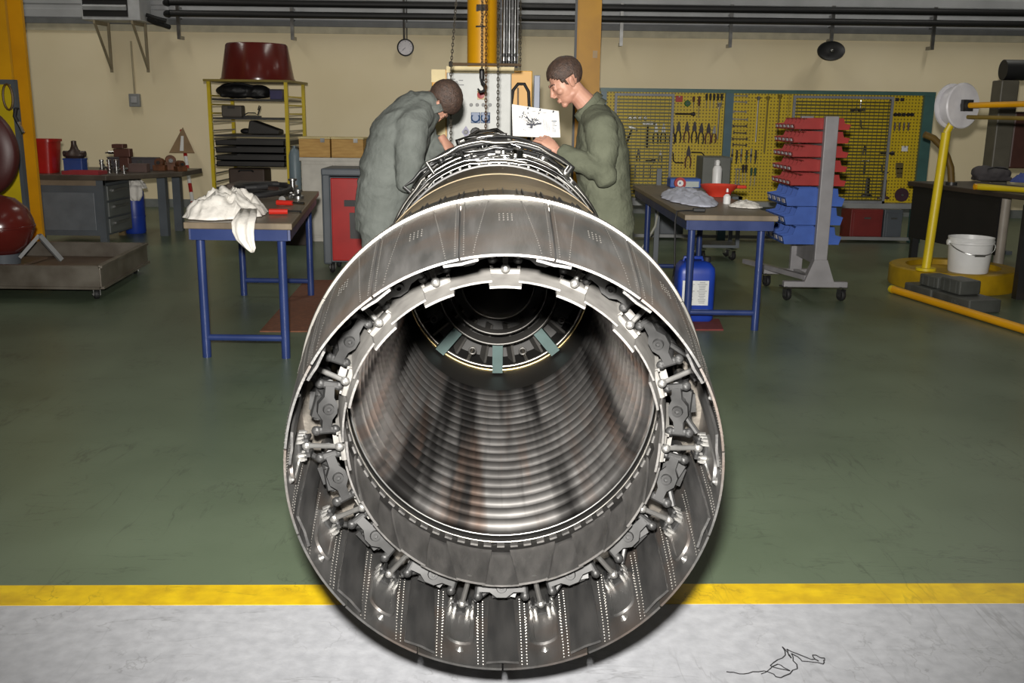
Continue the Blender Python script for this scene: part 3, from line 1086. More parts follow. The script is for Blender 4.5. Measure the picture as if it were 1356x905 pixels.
def head_into(mb, c, rot, neck_base):
    def T(x, y, z):
        return c + rot @ Vector((x, y, z))

    def E(x, y, z, r):
        mb.ell(T(x, y, z), r, 18, 12, rot)
    E(0, -0.014, 0.036, (0.074, 0.096, 0.084))
    E(0, 0.03, -0.015, (0.063, 0.066, 0.088))
    E(0, 0.036, -0.068, (0.05, 0.052, 0.044))
    E(0, 0.074, -0.1, (0.023, 0.019, 0.017))
    E(0, 0.006, -0.07, (0.057, 0.062, 0.034))
    mb.tube([T(0, 0.09, 0.014), T(0, 0.104, -0.012), T(0, 0.114, -0.03)], [0.008, 0.0105, 0.0125], 10)
    E(0, 0.1, -0.036, (0.017, 0.013, 0.008))
    mb.tube([T(-0.042, 0.072, 0.02), T(0, 0.09, 0.024), T(0.042, 0.072, 0.02)], [0.011, 0.012, 0.011], 10)
    E(0, 0.093, -0.062, (0.023, 0.011, 0.006))
    E(0, 0.091, -0.073, (0.02, 0.011, 0.007))
    for s in (-1, 1):
        E(s * 0.037, 0.062, -0.022, (0.027, 0.025, 0.022))
        E(s * 0.031, 0.084, 0.002, (0.014, 0.009, 0.009))
        ear = rot @ Euler((0, R(s * 12), R(-s * 22))).to_matrix()
        mb.ell(T(s * 0.077, -0.01, -0.012), (0.008, 0.019, 0.032), 12, 10, ear)
        mb.ell(T(s * 0.082, -0.016, 0.004), (0.007, 0.012, 0.016), 10, 8, ear)
    mb.tube([T(0, -0.012, -0.04), T(0, -0.016, -0.085), neck_base], [0.05, 0.052, 0.064], 16)


def hair_mesh(c, rot, low, slope):
    """a close crop following the skull, cut along a sloping hairline"""
    mb = MB()
    n, m = 44, 30
    rows = []
    for i in range(m + 1):
        a = -PI / 2 + PI * i / m
        rows.append([(math.cos(a) * math.cos(2 * PI * j / n), math.cos(a) * math.sin(2 * PI * j / n), math.sin(a)) for j in range(n)])
    idx, vs, fs = {}, [], []

    def put(i, j):
        k = (i, j % n)
        if k not in idx:
            x, y, z = rows[i][j % n]
            nn = noise.noise(Vector((x, y, z)) * 6) * 0.0025 + noise.noise(Vector((x, y, z)) * 22) * 0.0015
            fade = 0.004 + 0.007 * max(0.0, min(1.0, 0.4 + z))
            idx[k] = len(vs)
            vs.append(c + rot @ Vector((x * (0.074 + fade + nn), -0.014 + y * (0.096 + fade + nn), 0.036 + z * (0.084 + fade * 1.3 + nn))))
        return idx[k]
    for i in range(m):
        for j in range(n):
            x, y, z = rows[i][j]
            ly = -0.014 + y * 0.096
            lz = 0.036 + z * 0.084
            u = max(0.0, min(1.0, (ly - low) / slope))
            cut = -0.058 + 0.132 * u ** 0.7 + 0.012 * min(1.0, u * 2) * abs(x)
            if ly < -0.045:
                cut = -0.08
            if abs(x) > 0.5 and -0.036 < ly < 0.012:
                cut = max(cut, 0.014)
            if lz > cut + 0.004 * noise.noise(Vector((x, y, z)) * 9):
                fs.append((put(i, j), put(i, j + 1), put(i + 1, j + 1), put(i + 1, j)))
    mb.add(vs, fs)
    return mb


def face_bits(person, c, rot):
    for s in (-1, 1):
        p = c + rot @ Vector((s * 0.031, 0.0885, 0.002))
        MB().ell(p, (0.0085, 0.006, 0.0045), 12, 8, rot).obj('eye', mat('eye_dark', S(60, 46, 40), 0.2), person)
        b = [c + rot @ Vector((s * x, y, z)) for x, y, z in ((0.012, 0.0965, 0.023), (0.03, 0.0895, 0.029), (0.046, 0.0735, 0.024))]
        MB().tube(b, [0.0035, 0.0045, 0.003], 6).obj('eyebrow', M_HAIR, person)


def hand_into(mb, wrist, f, u, curl, side, scale=1.0, spread=1.0):
    """palm along f, back of the hand toward u, side = which way the thumb goes; curl per finger in degrees"""
    rot = frame_of(f, u)
    X, Y, Z = rot.col[0] * side, rot.col[1], rot.col[2]
    s = scale
    mb.tube([wrist - Y * 0.03, wrist, wrist + Y * 0.045 * s, wrist + Y * 0.088 * s], [(0.027, 0.021), (0.028, 0.02), (0.04 * s, 0.017), (0.038 * s, 0.012)], 14, ref=X)
    lens = (0.042, 0.047, 0.044, 0.035)
    for i in range(4):
        ox = (0.029 - i * 0.0195) * s
        p = wrist + Y * (0.088 - 0.004 * abs(i - 1)) * s + X * ox
        pts = [p - Y * 0.02, p]
        a = 0.0
        L_ = lens[i] * s
        rr = [0.0092, 0.009]
        for j, q in enumerate((1.0, 0.66, 0.52)):
            a += R(curl[i]) * (0.75, 1.1, 0.8)[j]
            d = Y * math.cos(a) - Z * math.sin(a) + X * 0.12 * spread * (1.0 - i * 0.66)
            p = p + d.normalized() * L_ * q
            pts.append(p)
            rr.append((0.0085, 0.0078, 0.0066)[j])
        mb.tube(pts, [r * s for r in rr], 10)
        mb.ell(pts[-1], 0.0066 * s, 8, 6)
    th = wrist + Y * 0.022 * s + X * 0.022 * s
    pts = [th, th + (X * 0.022 + Y * 0.02 - Z * 0.01) * s, th + (X * 0.032 + Y * 0.05 - Z * 0.024) * s, th + (X * 0.026 + Y * 0.075 - Z * 0.034) * s]
    mb.tube(pts, [0.014 * s, 0.0125 * s, 0.0098 * s, 0.0076 * s], 10)
    mb.ell(pts[-1], 0.0078 * s, 8, 6)


def leg_into(mb, hip, knee, ankle, r, ref):
    mb.tube([hip, hip.lerp(knee, 0.45), knee, knee.lerp(ankle, 0.4), ankle], [r[0], r[1], r[2], r[3], r[4]], 16, ref=ref)
    mb.ell(hip, r[0] if not isinstance(r[0], tuple) else max(r[0]), 14, 10)


def person(label, y, head_c, hf, hu, neck, spine, arms, hips, feet_dir, suit, hair_low, hair_slope, wr_seed, belt):
    """spine: (point, half width, half depth); arms: (shoulder, elbow, wrist, hand direction, back-of-hand direction, curls, thumb side)"""
    base = Vector((hips[0][0].x * 0.5 + hips[1][0].x * 0.5, y, 0))
    root = thing('person', label, 'person', base)

    def loc(p):
        return Vector(p) - base
    rot = frame_of(hf, hu)
    hc = loc(head_c)
    skin = MB()
    head_into(skin, hc, rot, loc(neck))
    lat = (arms[0][0] - arms[1][0]).normalized()
    # the body under the clothes
    skin.tube([loc(neck)] + [loc(p) for p, a, b in spine], [(0.06, 0.06)] + [(a * 0.74, b * 0.72) for p, a, b in spine], 18, ref=lat)
    for sh, el, wr, hd, hu_, cu, sd in arms:
        skin.tube([loc(neck).lerp(loc(spine[0][0]), 0.8), loc(sh), loc(el), loc(wr)], [0.05, 0.043, 0.036, 0.025], 12)
        hand_into(skin, loc(wr), hd, hu_, cu, sd)
    for hp, kn, an in hips:
        skin.tube([loc(hp), loc(kn), loc(an)], [0.07, 0.05, 0.035], 12)
    body = link('body', bake(skin, 0.0042, 2), root)
    body.data.materials.append(M_SKIN)
    hair_o = hair_mesh(hc, rot, hair_low, hair_slope).obj('hair', M_HAIR, root, 80)
    sd = hair_o.modifiers.new('thick', 'SOLIDIFY')
    sd.thickness = 0.006
    sd.offset = -1
    face_bits(root, hc, rot)
    # the overall
    co = MB()
    co.tube([loc(p) for p, a, b in spine], [(a * 1.05, b * 1.09) for p, a, b in spine], 26, ref=lat)
    co.ell(loc(spine[0][0]), (spine[0][1], spine[0][1], 0.062), 14, 10)
    for sh, el, wr, hd, hu_, cu, sd_ in arms:
        sh, el, wr = loc(sh), loc(el), loc(wr)
        cuff = el.lerp(wr, 0.93)
        co.tube([loc(spine[0][0]).lerp(sh, 0.35), sh, sh.lerp(el, 0.5), el, el.lerp(wr, 0.5), cuff], [0.08, 0.088, 0.08, 0.07, 0.06, 0.047], 18)
        co.ell(sh, 0.083, 14, 10)
        co.ell(el, 0.065, 14, 10)
    for hp, kn, an in hips:
        leg_into(co, loc(hp), loc(kn), loc(an) + Vector((0, 0, 0.02)), [0.112, 0.096, 0.082, 0.074, 0.07], lat)
    cm = bake(co, 0.0085, 5, 0.0078, (7.5, 7.5, 11))
    cm.materials.append(suit)
    link('overall', cm, root)
    # collar
    nk, s0 = loc(neck), loc(spine[0][0])
    ax = (nk - s0).normalized()
    c0 = s0.lerp(nk, 0.42)
    x = ax.cross(Vector((0, 1, 0))).normalized()
    yv = ax.cross(x)
    rows = []
    for h, r_ in ((-0.025, 0.088), (0.02, 0.078), (0.052, 0.083), (0.05, 0.092), (0.012, 0.1)):
        rows.append([c0 + ax * h + (x * math.cos(2 * PI * j / 28) + yv * math.sin(2 * PI * j / 28)) * r_ for j in range(29)])
    cl = MB().grid(rows).obj('collar', suit, root, 60)
    s2 = cl.modifiers.new('thick', 'SOLIDIFY')
    s2.thickness = 0.005
    # boots
    for hp, kn, an in hips:
        a = loc(an)
        fd = Vector(feet_dir).normalized()
        bt = MB()
        bt.tube([a + Vector((0, 0, 0.1)), a + Vector((0, 0, 0.02)), Vector((a.x, a.y, 0.045)) - fd * 0.02, Vector((a.x, a.y, 0.045)) + fd * 0.08, Vector((a.x, a.y, 0.035)) + fd * 0.17],
                [(0.052, 0.052), (0.052, 0.055), (0.048, 0.055), (0.05, 0.042), (0.038, 0.028)], 14)
        bt.box((a.x + fd.x * 0.06, a.y + fd.y * 0.06, 0.02), (0.26, 0.09, 0.024), Euler((0, 0, math.atan2(fd.y, fd.x))).to_matrix())
        bm_ = bake(bt, 0.008, 2)
        bm_.materials.append(M_SHOE)
        link('boot', bm_, root)
    return root, loc


DY = 5.6
# ---- the man reading the sheet, seen side on
pA = lambda x, y, d=DY: P(x, y, d)
sh_n, sh_f = pA(797, 170, DY - 0.19), pA(790, 172, DY + 0.19)
el_n, el_f = pA(800, 232, DY - 0.27), pA(802, 238, DY + 0.26)
wr_n, wr_f = pA(737, 199, DY - 0.2), pA(796, 290, DY + 0.27)
hipz = pA(806, 322).z
hx = pA(808, 310).x
spineR = [(pA(786, 148), 0.085, 0.08), (pA(795, 172), 0.2, 0.115), (pA(797, 205), 0.2, 0.135), (pA(800, 250), 0.185, 0.13), (pA(806, 300), 0.18, 0.13), (pA(808, 325), 0.17, 0.125)]
hipsR = [(Vector((hx, DY + s * 0.095, hipz)), Vector((hx + 0.0, DY + s * 0.11, 0.5)), Vector((hx + 0.02, DY + s * 0.12, 0.1))) for s in (-1, 1)]
reader, _ = person('man with cropped dark hair in an olive overall reading a paper sheet beside the engine', DY, pA(750, 108), (-0.82, -0.14, -0.56), (-0.52, -0.05, 0.85), pA(781, 143),
                   spineR,
                   [(sh_n, el_n, wr_n, (pA(707, 172, DY - 0.17) - wr_n), (0.35, -0.75, 0.5), (38, 48, 52, 56), -1),
                    (sh_f, el_f, wr_f, (-0.2, 0.0, -1.0), (0.2, 1, 0), (30, 34, 38, 42), 1)],
                   hipsR, (-1, 0, 0), M_SUIT_B, 0.008, 0.085, 1, True)
# ---- the man stooping over the pipes, his back to us
hz2 = pA(506, 300).z
hx2 = pA(506, 300).x
sL_n, sL_f = pA(545, 168, DY - 0.17), pA(552, 150, DY + 0.2)
eL_n, eL_f = pA(541, 240, DY - 0.22), pA(566, 210, DY + 0.3)
wL_n, wL_f = pA(572, 224, DY - 0.05), pA(588, 186, DY + 0.22)
spineL = [(pA(563, 137), 0.1, 0.098), (pA(546, 156), 0.19, 0.12), (pA(530, 180), 0.205, 0.15), (pA(515, 225), 0.19, 0.15), (pA(507, 275), 0.185, 0.14), (pA(506, 305), 0.175, 0.135)]
hipsL = [(Vector((hx2, DY + s * 0.095, hz2)), Vector((hx2 + 0.03, DY + s * 0.11, 0.5)), Vector((hx2 - 0.02, DY + s * 0.12, 0.1))) for s in (-1, 1)]
stooper, _ = person('man in a grey-green overall stooping with lowered head over the engine pipes', DY, pA(582, 133, DY + 0.02), (0.12, 0.36, -0.92), (0.97, -0.16, 0.12), pA(566, 146),
                    spineL,
                    [(sL_n, eL_n, wL_n, (0.75, 0.2, 0.3), (0.2, -0.8, 0.5), (25, 30, 36, 42), 1),
                     (sL_f, eL_f, wL_f, pA(600, 204, DY + 0.2) - wL_f, (0.5, -0.5, 0.6), (30, 38, 44, 50), -1)],
                    hipsL, (1, 0, 0), M_SUIT_A, 0.0, 0.09, 2, True)

# ---- the sheet of paper he reads
a, b, c, d = pA(678, 138, DY - 0.12), pA(740, 147, DY - 0.1), pA(742, 182, DY - 0.14), pA(679, 180, DY - 0.15)
ux, uz = (b - a), (d - a)
nrm = ux.cross(uz).normalized()
paper = thing('paper_sheet', 'white sheet printed with a diagram held up by the standing man', 'paper', a)
rows = []
for i in range(9):
    rows.append([])
    for j in range(13):
        s, t = j / 12, i / 8
        p = (a.lerp(b, s)).lerp(d.lerp(c, s), t) - a + nrm * (0.012 * math.sin(PI * s) * (0.4 + t))
        rows[-1].append(p)
po = MB().grid(rows).obj('sheet', mat('paper_white', S(240, 238, 232), 0.8, col2=S(236, 233, 226), scale=3), paper, 60)
sm = po.modifiers.new('thick', 'SOLIDIFY')
sm.thickness = 0.0012
sm.offset = 0
ink = MB()


def pp(s, t, lift=0.0022):
    return (a.lerp(b, s)).lerp(d.lerp(c, s), t) - a + nrm * (0.012 * math.sin(PI * s) * (0.4 + t)) - (nrm * lift if nrm.y > 0 else nrm * -lift)


ri = random.Random(5)


def stroke(s0, t0, s1, t1, w):
    ink.bar(pp(s0, t0), pp(s1, t1), max(w * 1.8, 0.0024), 0.0008, up=nrm)


for s in (0.34, 0.6, 0.88):
    stroke(s - 0.015, 0.05, s + 0.015, 0.07, 0.007)
stroke(0.4, 0.13, 0.76, 0.14, 0.0015)
for i in range(40):
    s, t = 0.42 + ri.gauss(0, 0.09), 0.5 + ri.gauss(0, 0.13)
    s, t = max(0.1, min(0.62, s)), max(0.15, min(0.85, t))
    stroke(s, t, s + ri.uniform(-.05, .05), t + ri.uniform(-.07, .07), ri.choice((0.0015, 0.002, 0.004)))
for i in range(14):
    s, t = ri.uniform(0.14, 0.62), ri.uniform(0.18, 0.5)
    stroke(s, t, 0.42 + ri.uniform(-.08, .08), 0.55 + ri.uniform(-.08, .08), 0.0009)
    stroke(s - 0.014, t, s + 0.014, t, 0.004)
stroke(0.3, 0.6, 0.46, 0.58, 0.006)
stroke(0.46, 0.58, 0.62, 0.52, 0.006)
stroke(0.42, 0.56, 0.4, 0.72, 0.008)
for i in range(5):
    stroke(0.66 + i * 0.03, 0.35 + 0.02 * i, 0.66 + i * 0.03, 0.82, 0.0012)
for i in range(8):
    t = 0.4 + i * 0.055
    stroke(0.83, t, 0.83 + ri.uniform(0.05, 0.12), t + 0.003, 0.003 if i == 0 else 0.0018)
ink.obj('printed_diagram', mat('printing_ink', S(60, 62, 70), 0.7), paper, 0, kind='stuff')


# ================================================================ the left of the hall and the middle
def caster(parent, x, y, r=0.06, z=0.0, fork=None, swivel=0.0):
    """a swivelling caster whose wheel stands on height z"""
    rot = Matrix.Rotation(swivel, 4, 'Z')
    mb = MB()
    mb.M = Matrix.Translation((x, y, z)) @ rot
    mb.box((0, 0.02, r * 2 + 0.02), (0.08, 0.1, 0.012)).box((-0.026, 0, r * 1.4), (0.006, 0.05, r * 1.3)).box((0.026, 0, r * 1.4), (0.006, 0.05, r * 1.3)).cyl((-0.034, 0, r), (0.034, 0, r), 0.01, n=8)
    f = mb.obj('caster', fork or M_STEEL, parent, 0)
    mb = MB()
    mb.M = Matrix.Translation((x, y, z)) @ rot
    mb.lathe([(0.012, -0.018), (r * 0.9, -0.018), (r, -0.008), (r, 0.008), (r * 0.9, 0.018), (0.012, 0.018)], 18, 'x', (0, 0, r))
    mb.obj('wheel', M_RUBBER, f, 40)


def trestle_table(name, label, y0, y1, xs0, xs1, ztop, legs_y, leg_r=0.028, str_z=0.13):
    """long table on blue tube trestles; xs0 / xs1 are the (left, right) edges at the near and far end"""
    t = thing(name, label, 'table', ((xs0[0] + xs0[1]) / 2, (y0 + y1) / 2, 0))
    o = Vector(t.location)

    def X(y, s):
        u = (y - y0) / (y1 - y0)
        return xs0[s] + (xs1[s] - xs0[s]) * u - o.x
    poly = [(X(y0, 0), y0 - o.y), (X(y0, 1), y0 - o.y), (X(y1, 1), y1 - o.y), (X(y1, 0), y1 - o.y)]
    MB().prism(poly, ztop - 0.04, ztop).obj('tabletop', mat('worn_board', S(126, 112, 92), 0.4, col2=S(98, 88, 74), scale=3, stretch=(3, 1, 1), rvar=0.1), t, 0, bevel=0.006)
    e = 0.035
    ap = MB()
    q = [(X(y0, 0) + e, y0 + e - o.y), (X(y0, 1) - e, y0 + e - o.y), (X(y1, 1) - e, y1 - e - o.y), (X(y1, 0) + e, y1 - e - o.y)]
    for i in range(4):
        a_, b_ = q[i], q[(i + 1) % 4]
        MB().bar((a_[0], a_[1], ztop - 0.075), (b_[0], b_[1], ztop - 0.075), 0.03, 0.07).obj('apron', M_BLUE, t, 0)
    for y in legs_y:
        xx = [X(y, 0) + 0.08, X(y, 1) - 0.08]
        for x in xx:
            MB().cyl((x, y - o.y, 0), (x, y - o.y, ztop - 0.05), leg_r, n=14).obj('leg', M_BLUE, t)
        MB().cyl((xx[0], y - o.y, str_z), (xx[1], y - o.y, str_z), leg_r * 0.75, n=10).obj('stretcher', M_BLUE, t)
    return t


# ---- steel drip tray on casters with the maroon covers
t = thing('tray_trolley', 'low rusty steel tray on casters carrying maroon covers', 'trolley', (-5.0, 8.6, 0))
o = Vector(t.location)
f0, f1_ = P(132, 366, 8.0), P(194, 340, 9.45)
zt, zb = 0.275, 0.1
xl = -6.6
poly_o = [(xl, 8.0), (f0.x, 8.0), (f1_.x, 9.45), (xl, 9.45)]
M_TRAY = mat('tray_steel', S(126, 120, 110), 0.4, 0.5, col2=S(96, 88, 78), scale=4, rvar=0.1)
M_TRAYIN = mat('tray_rust', S(112, 96, 80), 0.45, 0.3, col2=S(88, 70, 56), scale=3)
lo_ = [(p[0] - o.x, p[1] - o.y) for p in poly_o]
MB().prism(lo_, 0.13, 0.15).obj('tray_floor', M_TRAYIN, t, 0)
for i in range(4):
    a_, b_ = lo_[i], lo_[(i + 1) % 4]
    MB().bar((a_[0], a_[1], (zt + zb) / 2), (b_[0], b_[1], (zt + zb) / 2), 0.02, zt - zb).bar((a_[0], a_[1], zt), (b_[0], b_[1], zt), 0.05, 0.02).bar((a_[0], a_[1], zb), (b_[0], b_[1], zb), 0.06, 0.02).obj('tray_side', M_TRAY, t, 0)
MB().box((-0.3, 0, 0.165), (1.8, 1.2, 0.02)).obj('liner_plate', M_TRAYIN, t, 0)
for x, y, s in ((f0.x - 0.06, 8.05, 0.6), (f1_.x - 0.08, 9.35, 0.4), (xl + 0.1, 8.05, 0.2), (xl + 0.1, 9.35, 0.3)):
    caster(t, x - o.x, y - o.y, 0.04, 0.0, M_STEEL, s)
# round maroon cover, ball shaped, on a small stand
q = P(0, 300, 8.75)
rb = 0.285
t = thing('ball_cover', 'glossy maroon ball-shaped cover resting on a low stand in the steel tray', 'cover', (q.x, 8.75, 0.177))
zc = q.z - 0.175
MB().lathe([(0, -rb * 0.98), (rb * 0.45, -rb * 0.88), (rb * 0.8, -rb * 0.56), (rb * 0.98, -rb * 0.15), (rb, 0.0), (rb * 0.97, rb * 0.2), (rb * 0.84, rb * 0.54), (rb * 0.5, rb * 0.86), (0, rb)], 48, 'z', (0, 0, zc)).obj('shell', M_MAROON, t, 60)
MB().lathe([(rb * 0.99, -0.012), (rb * 1.02, -0.008), (rb * 1.02, 0.008), (rb * 0.99, 0.012)], 48, 'z', (0, 0, zc)).obj('rim', M_MAROON, t, 40)
hst = max(0.03, zc - rb * 0.85)
MB().lathe([(0.12, 0), (0.14, 0), (0.15, hst), (0.13, hst)], 24).obj('stand', M_DGREY, t)
q1, q2 = P(52, 312, 8.8) - Vector((q.x, 8.75, 0.175)), P(80, 334, 8.95) - Vector((q.x, 8.75, 0.175))
MB().bar((q1.x, q1.y, q1.z), (q2.x, q2.y, 0.01), 0.04, 0.04).bar((q1.x, q1.y, q1.z), (0.15, 0.0, hst * 0.6), 0.03, 0.03).obj('stay', M_GREY, t, 0)
# the big disc behind it
q = P(-42, 201, 9.15)
rd = 0.445
t = thing('disc_cover', 'large dull maroon disc cover standing on edge behind the ball', 'cover', (q.x, 9.15, 0.177))
MB().lathe([(0, -0.07), (rd * 0.7, -0.06), (rd * 0.96, -0.03), (rd, 0.0), (rd, 0.05), (rd * 0.9, 0.06), (0, 0.06)], 56, 'y', (0, 0, q.z - 0.175)).obj('shell', mat('maroon_dull', S(72, 30, 28), 0.45, scale=2), t, 50)
MB().box((0, 0.03, 0.12), (0.5, 0.3, 0.24)).box((-0.1, 0.03, 0.36), (0.12, 0.1, 0.4)).obj('foot', M_DGREY, t, 0)

# ---- yellow column with the tool hooks, near the edge of the picture
q0, q1 = P(21, 60, 10.6), P(33, 240, 10.6)
t = thing('steel_column', 'thick yellow steel column at the end of the grey workbench', 'column', (q1.x - 0.4, 10.75, 0))
cw = 0.4
MB().box2((-cw, -0.15, 0), (cw - 0.03, -0.1, 6.9)).box2((-cw, 0.2, 0), (cw - 0.03, 0.25, 6.9)).box2((-0.06, -0.12, 0), (0.06, 0.22, 6.9)).obj('column_profile', M_YELLOW, t, 0)
MB().box2((-cw - 0.1, -0.25, 0), (cw + 0.05, 0.35, 0.03)).obj('base_plate', M_YELLOW, t, 0)
zz = P(10, 112, 10.55).z
MB().box2((-cw, -0.2, 0.2), (cw - 0.01, -0.15, zz)).obj('hook_panel', M_YELLOW2, t, 0)
MB().box2((-cw, -0.215, zz), (cw + 0.02, -0.14, zz + 0.05)).box2((cw - 0.02, -0.215, 0.2), (cw + 0.02, -0.14, zz)).obj('panel_frame', M_DGREY, t, 0)
q = P(9, 126, 10.5)
t2 = thing('cable_loop', 'thin brown cable loop hanging on the yellow column', 'cable', (q.x, 10.53, q.z))
pts = [(0.05 * math.sin(R(a)), -0.012, 0.13 * math.cos(R(a)) - 0.02) for a in range(0, 360, 20)]
MB().tube(pts, 0.012, 6, closed=True).cyl((0, 0.02, 0.1), (0, -0.03, 0.11), 0.008, n=6).obj('loop', mat('cable_brown', S(96, 70, 20), 0.5), t2)
q = P(21, 162, 10.47)
t2 = thing('snap_hook', 'bright steel hook with a dark strap hanging on the yellow column', 'hook', (q.x, 10.53, q.z))
MB().cyl((0, 0.02, 0.14), (0, -0.04, 0.14), 0.012, n=6).tube([(0, -0.03, 0.14), (-0.02, -0.03, 0.06), (0.01, -0.03, -0.01)], 0.022, 8).obj('strap', M_RUBBER, t2)
MB().tube([(0.01, -0.03, 0.0), (0.03, -0.03, -0.05), (0.05, -0.03, -0.1), (0.03, -0.03, -0.13), (0.0, -0.03, -0.1)], 0.022, 8).obj('hook_body', M_CHROME, t2)

# ---- grey workbench with drawers
BX0, BX1, BY = -5.52, -4.72, 11.4
ZB = 0.8
t = thing('workbench', 'grey steel workbench with drawers and a dark crowded worktop by the cream wall', 'workbench', (-5.0, 12.1, 0))
o = Vector(t.location)
poly = [(BX0 - 0.05, BY - 0.05), (BX1 + 0.05, BY - 0.05), (-4.08, 12.2), (-4.08, 13.0), (BX0 - 0.05, 13.0)]
MB().prism([(x - o.x, y - o.y) for x, y in poly], ZB - 0.06, ZB).obj('worktop', mat('oily_top', S(84, 76, 66), 0.4, col2=S(60, 54, 48), scale=4), t, 0, bevel=0.008)
cb = MB().box2((BX0 - o.x, BY - o.y, 0.1), (BX1 - o.x - 0.02, BY + 0.8 - o.y, ZB - 0.1)).obj('cabinet', M_DGREY, t, 0)
MB().box2((BX0 - o.x + 0.08, BY - o.y - 0.012, 0.16), (BX1 - o.x - 0.12, BY - o.y, ZB - 0.2)).obj('side_panel', mat('panel_slate', S(104, 110, 116), 0.45), cb, 0, bevel=0.006)
MB().box2((BX0 - o.x, BY - o.y - 0.03, 0.0), (BX0 - o.x + 0.06, BY - o.y + 0.04, ZB - 0.06)).obj('leg', M_DGREY, t, 0)
MB().box2((BX1 - o.x - 0.08, BY - o.y - 0.03, 0.0), (BX1 - o.x, BY - o.y + 0.04, ZB - 0.06)).obj('leg', M_DGREY, t, 0)
MB().box2((BX0 - o.x, BY - o.y - 0.02, ZB - 0.12), (BX1 - o.x, BY - o.y + 0.03, ZB - 0.06)).obj('top_rail', mat('rail_buff', S(124, 110, 92), 0.5), t, 0)
for k in range(3):
    z1 = ZB - 0.13 - k * 0.19
    dr = MB().box2((BX1 - o.x - 0.02, BY + 0.08 - o.y, z1 - 0.17), (BX1 - o.x + 0.005, BY + 0.74 - o.y, z1)).obj('drawer', mat('drawer_grey', S(98, 102, 100), 0.45), t, 0, bevel=0.006)
    MB().box2((BX1 - o.x + 0.005, BY + 0.2 - o.y, z1 - 0.07), (BX1 - o.x + 0.03, BY + 0.62 - o.y, z1 - 0.045)).obj('handle', M_STEEL, dr, 0)
q = P(219, 310, 12.3)
MB().box2((q.x - o.x - 0.05, 0.16, 0), (q.x - o.x + 0.05, 0.26, ZB - 0.06)).obj('leg', M_DGREY, t, 0)
MB().box2((q.x - o.x - 0.05, 0.7, 0), (q.x - o.x + 0.05, 0.8, ZB - 0.06)).obj('leg', M_DGREY, t, 0)

# things lying on it
def on_bench(px, py, y):
    p = P(px, py, y)
    return Vector((p.x, y, ZB))


p = on_bench(56, 222, 11.75)
t = thing('red_crate', 'tapered red plastic bin on the grey workbench', 'bin', p)
hw, hd, hh = 0.2, 0.17, P(56, 184, 11.75).z - ZB
mb = MB()
rows = []
for k_, (s, z) in enumerate(((0.82, 0.0), (0.98, hh - 0.03), (1.05, hh - 0.03), (1.05, hh), (0.95, hh), (0.78, 0.015))):
    r_ = []
    for i in range(25):
        a_ = 2 * PI * i / 24
        cx, sx = math.cos(a_), math.sin(a_)
        e_ = 0.35
        r_.append(Vector((hw * s * math.copysign(abs(cx) ** e_, cx), hd * s * math.copysign(abs(sx) ** e_, sx), z)))
    rows.append(r_)
mb.grid(rows)
mb.add([rows[0][i] for i in range(24)], [tuple(range(23, -1, -1))])
mb.add([rows[-1][i] for i in range(24)], [tuple(range(24))])
mb.obj('tub', M_RED, t, 50)
MB().box((-0.02, -hd * 1.02, hh - 0.015), (0.1, 0.02, 0.02)).obj('handle', M_WHITE, t, 0)
p = on_bench(100, 218, 11.9)
t = thing('blue_box', 'small blue box carrying a dark valve on the grey workbench', 'box', p)
MB().box((0, 0, 0.075), (0.22, 0.16, 0.15)).box((0, 0, 0.155), (0.23, 0.17, 0.02)).obj('box_body', mat('box_blue', S(48, 74, 140), 0.45), t, 0, bevel=0.006)
p.z = ZB + 0.166
t = thing('pipe_valve', 'dark brown pipe valve standing on the blue box', 'valve', p)
MB().lathe([(0, 0), (0.1, 0), (0.12, 0.03), (0.1, 0.06), (0.05, 0.1), (0.035, 0.14), (0.03, 0.17), (0.03, 0.2), (0, 0.205)], 20).obj('valve_body', mat('valve_brown', S(70, 58, 54), 0.4, 0.3), t)
MB().cyl((-0.13, 0, 0.05), (0.13, 0, 0.05), 0.035, n=12).obj('flange', mat('valve_brown', 0), t)
p = on_bench(112, 226, 11.55)
t = thing('red_tray', 'flat red tray lying at the edge of the grey workbench', 'tray', p)
MB().box((0, 0, 0.006), (0.42, 0.26, 0.012)).box((0, -0.125, 0.02), (0.42, 0.012, 0.04)).box((0, 0.125, 0.02), (0.42, 0.012, 0.04)).box((-0.205, 0, 0.02), (0.012, 0.26, 0.04)).box((0.205, 0, 0.02), (0.012, 0.26, 0.04)).obj('tray_body', mat('tray_red', S(150, 50, 56), 0.4), t, 0)
rm = random.Random(3)
for k in range(7):
    p = on_bench(117 + (k % 4) * 10, 0, 11.85 + (k // 4) * 0.17)
    nm = ('first', 'second', 'third', 'fourth', 'fifth', 'sixth', 'last')[k]
    t = thing('pipe_fitting', 'small bright pipe fitting on the grey workbench beside the blue box, %s of the cluster' % nm, 'fitting', p, rm.uniform(0, 3), 'bright fittings on the grey workbench')
    h = rm.uniform(0.07, 0.16)
    MB().lathe([(0, 0), (0.028, 0), (0.03, h * 0.3), (0.018, h * 0.35), (0.018, h * 0.8), (0.026, h * 0.82), (0.026, h), (0, h)], 12).obj('body', rm.choice((M_CHROME, M_STEEL, M_CHROME)), t)
    MB().cyl((0, 0, h * 0.5), (0.045, 0, h * 0.55), 0.014, n=8).obj('spigot', M_STEEL, t)
p = on_bench(167, 224, 12.25)
t = thing('bench_vise', 'rust brown bench vise on the dark worktop', 'vise', p)
M_VISE = mat('vise_brown', S(92, 58, 48), 0.5, 0.3, scale=8)
MB().box((0, 0, 0.02), (0.18, 0.14, 0.04)).box((0, 0, 0.1), (0.12, 0.1, 0.14)).obj('vise_base', M_VISE, t, 0, bevel=0.01)
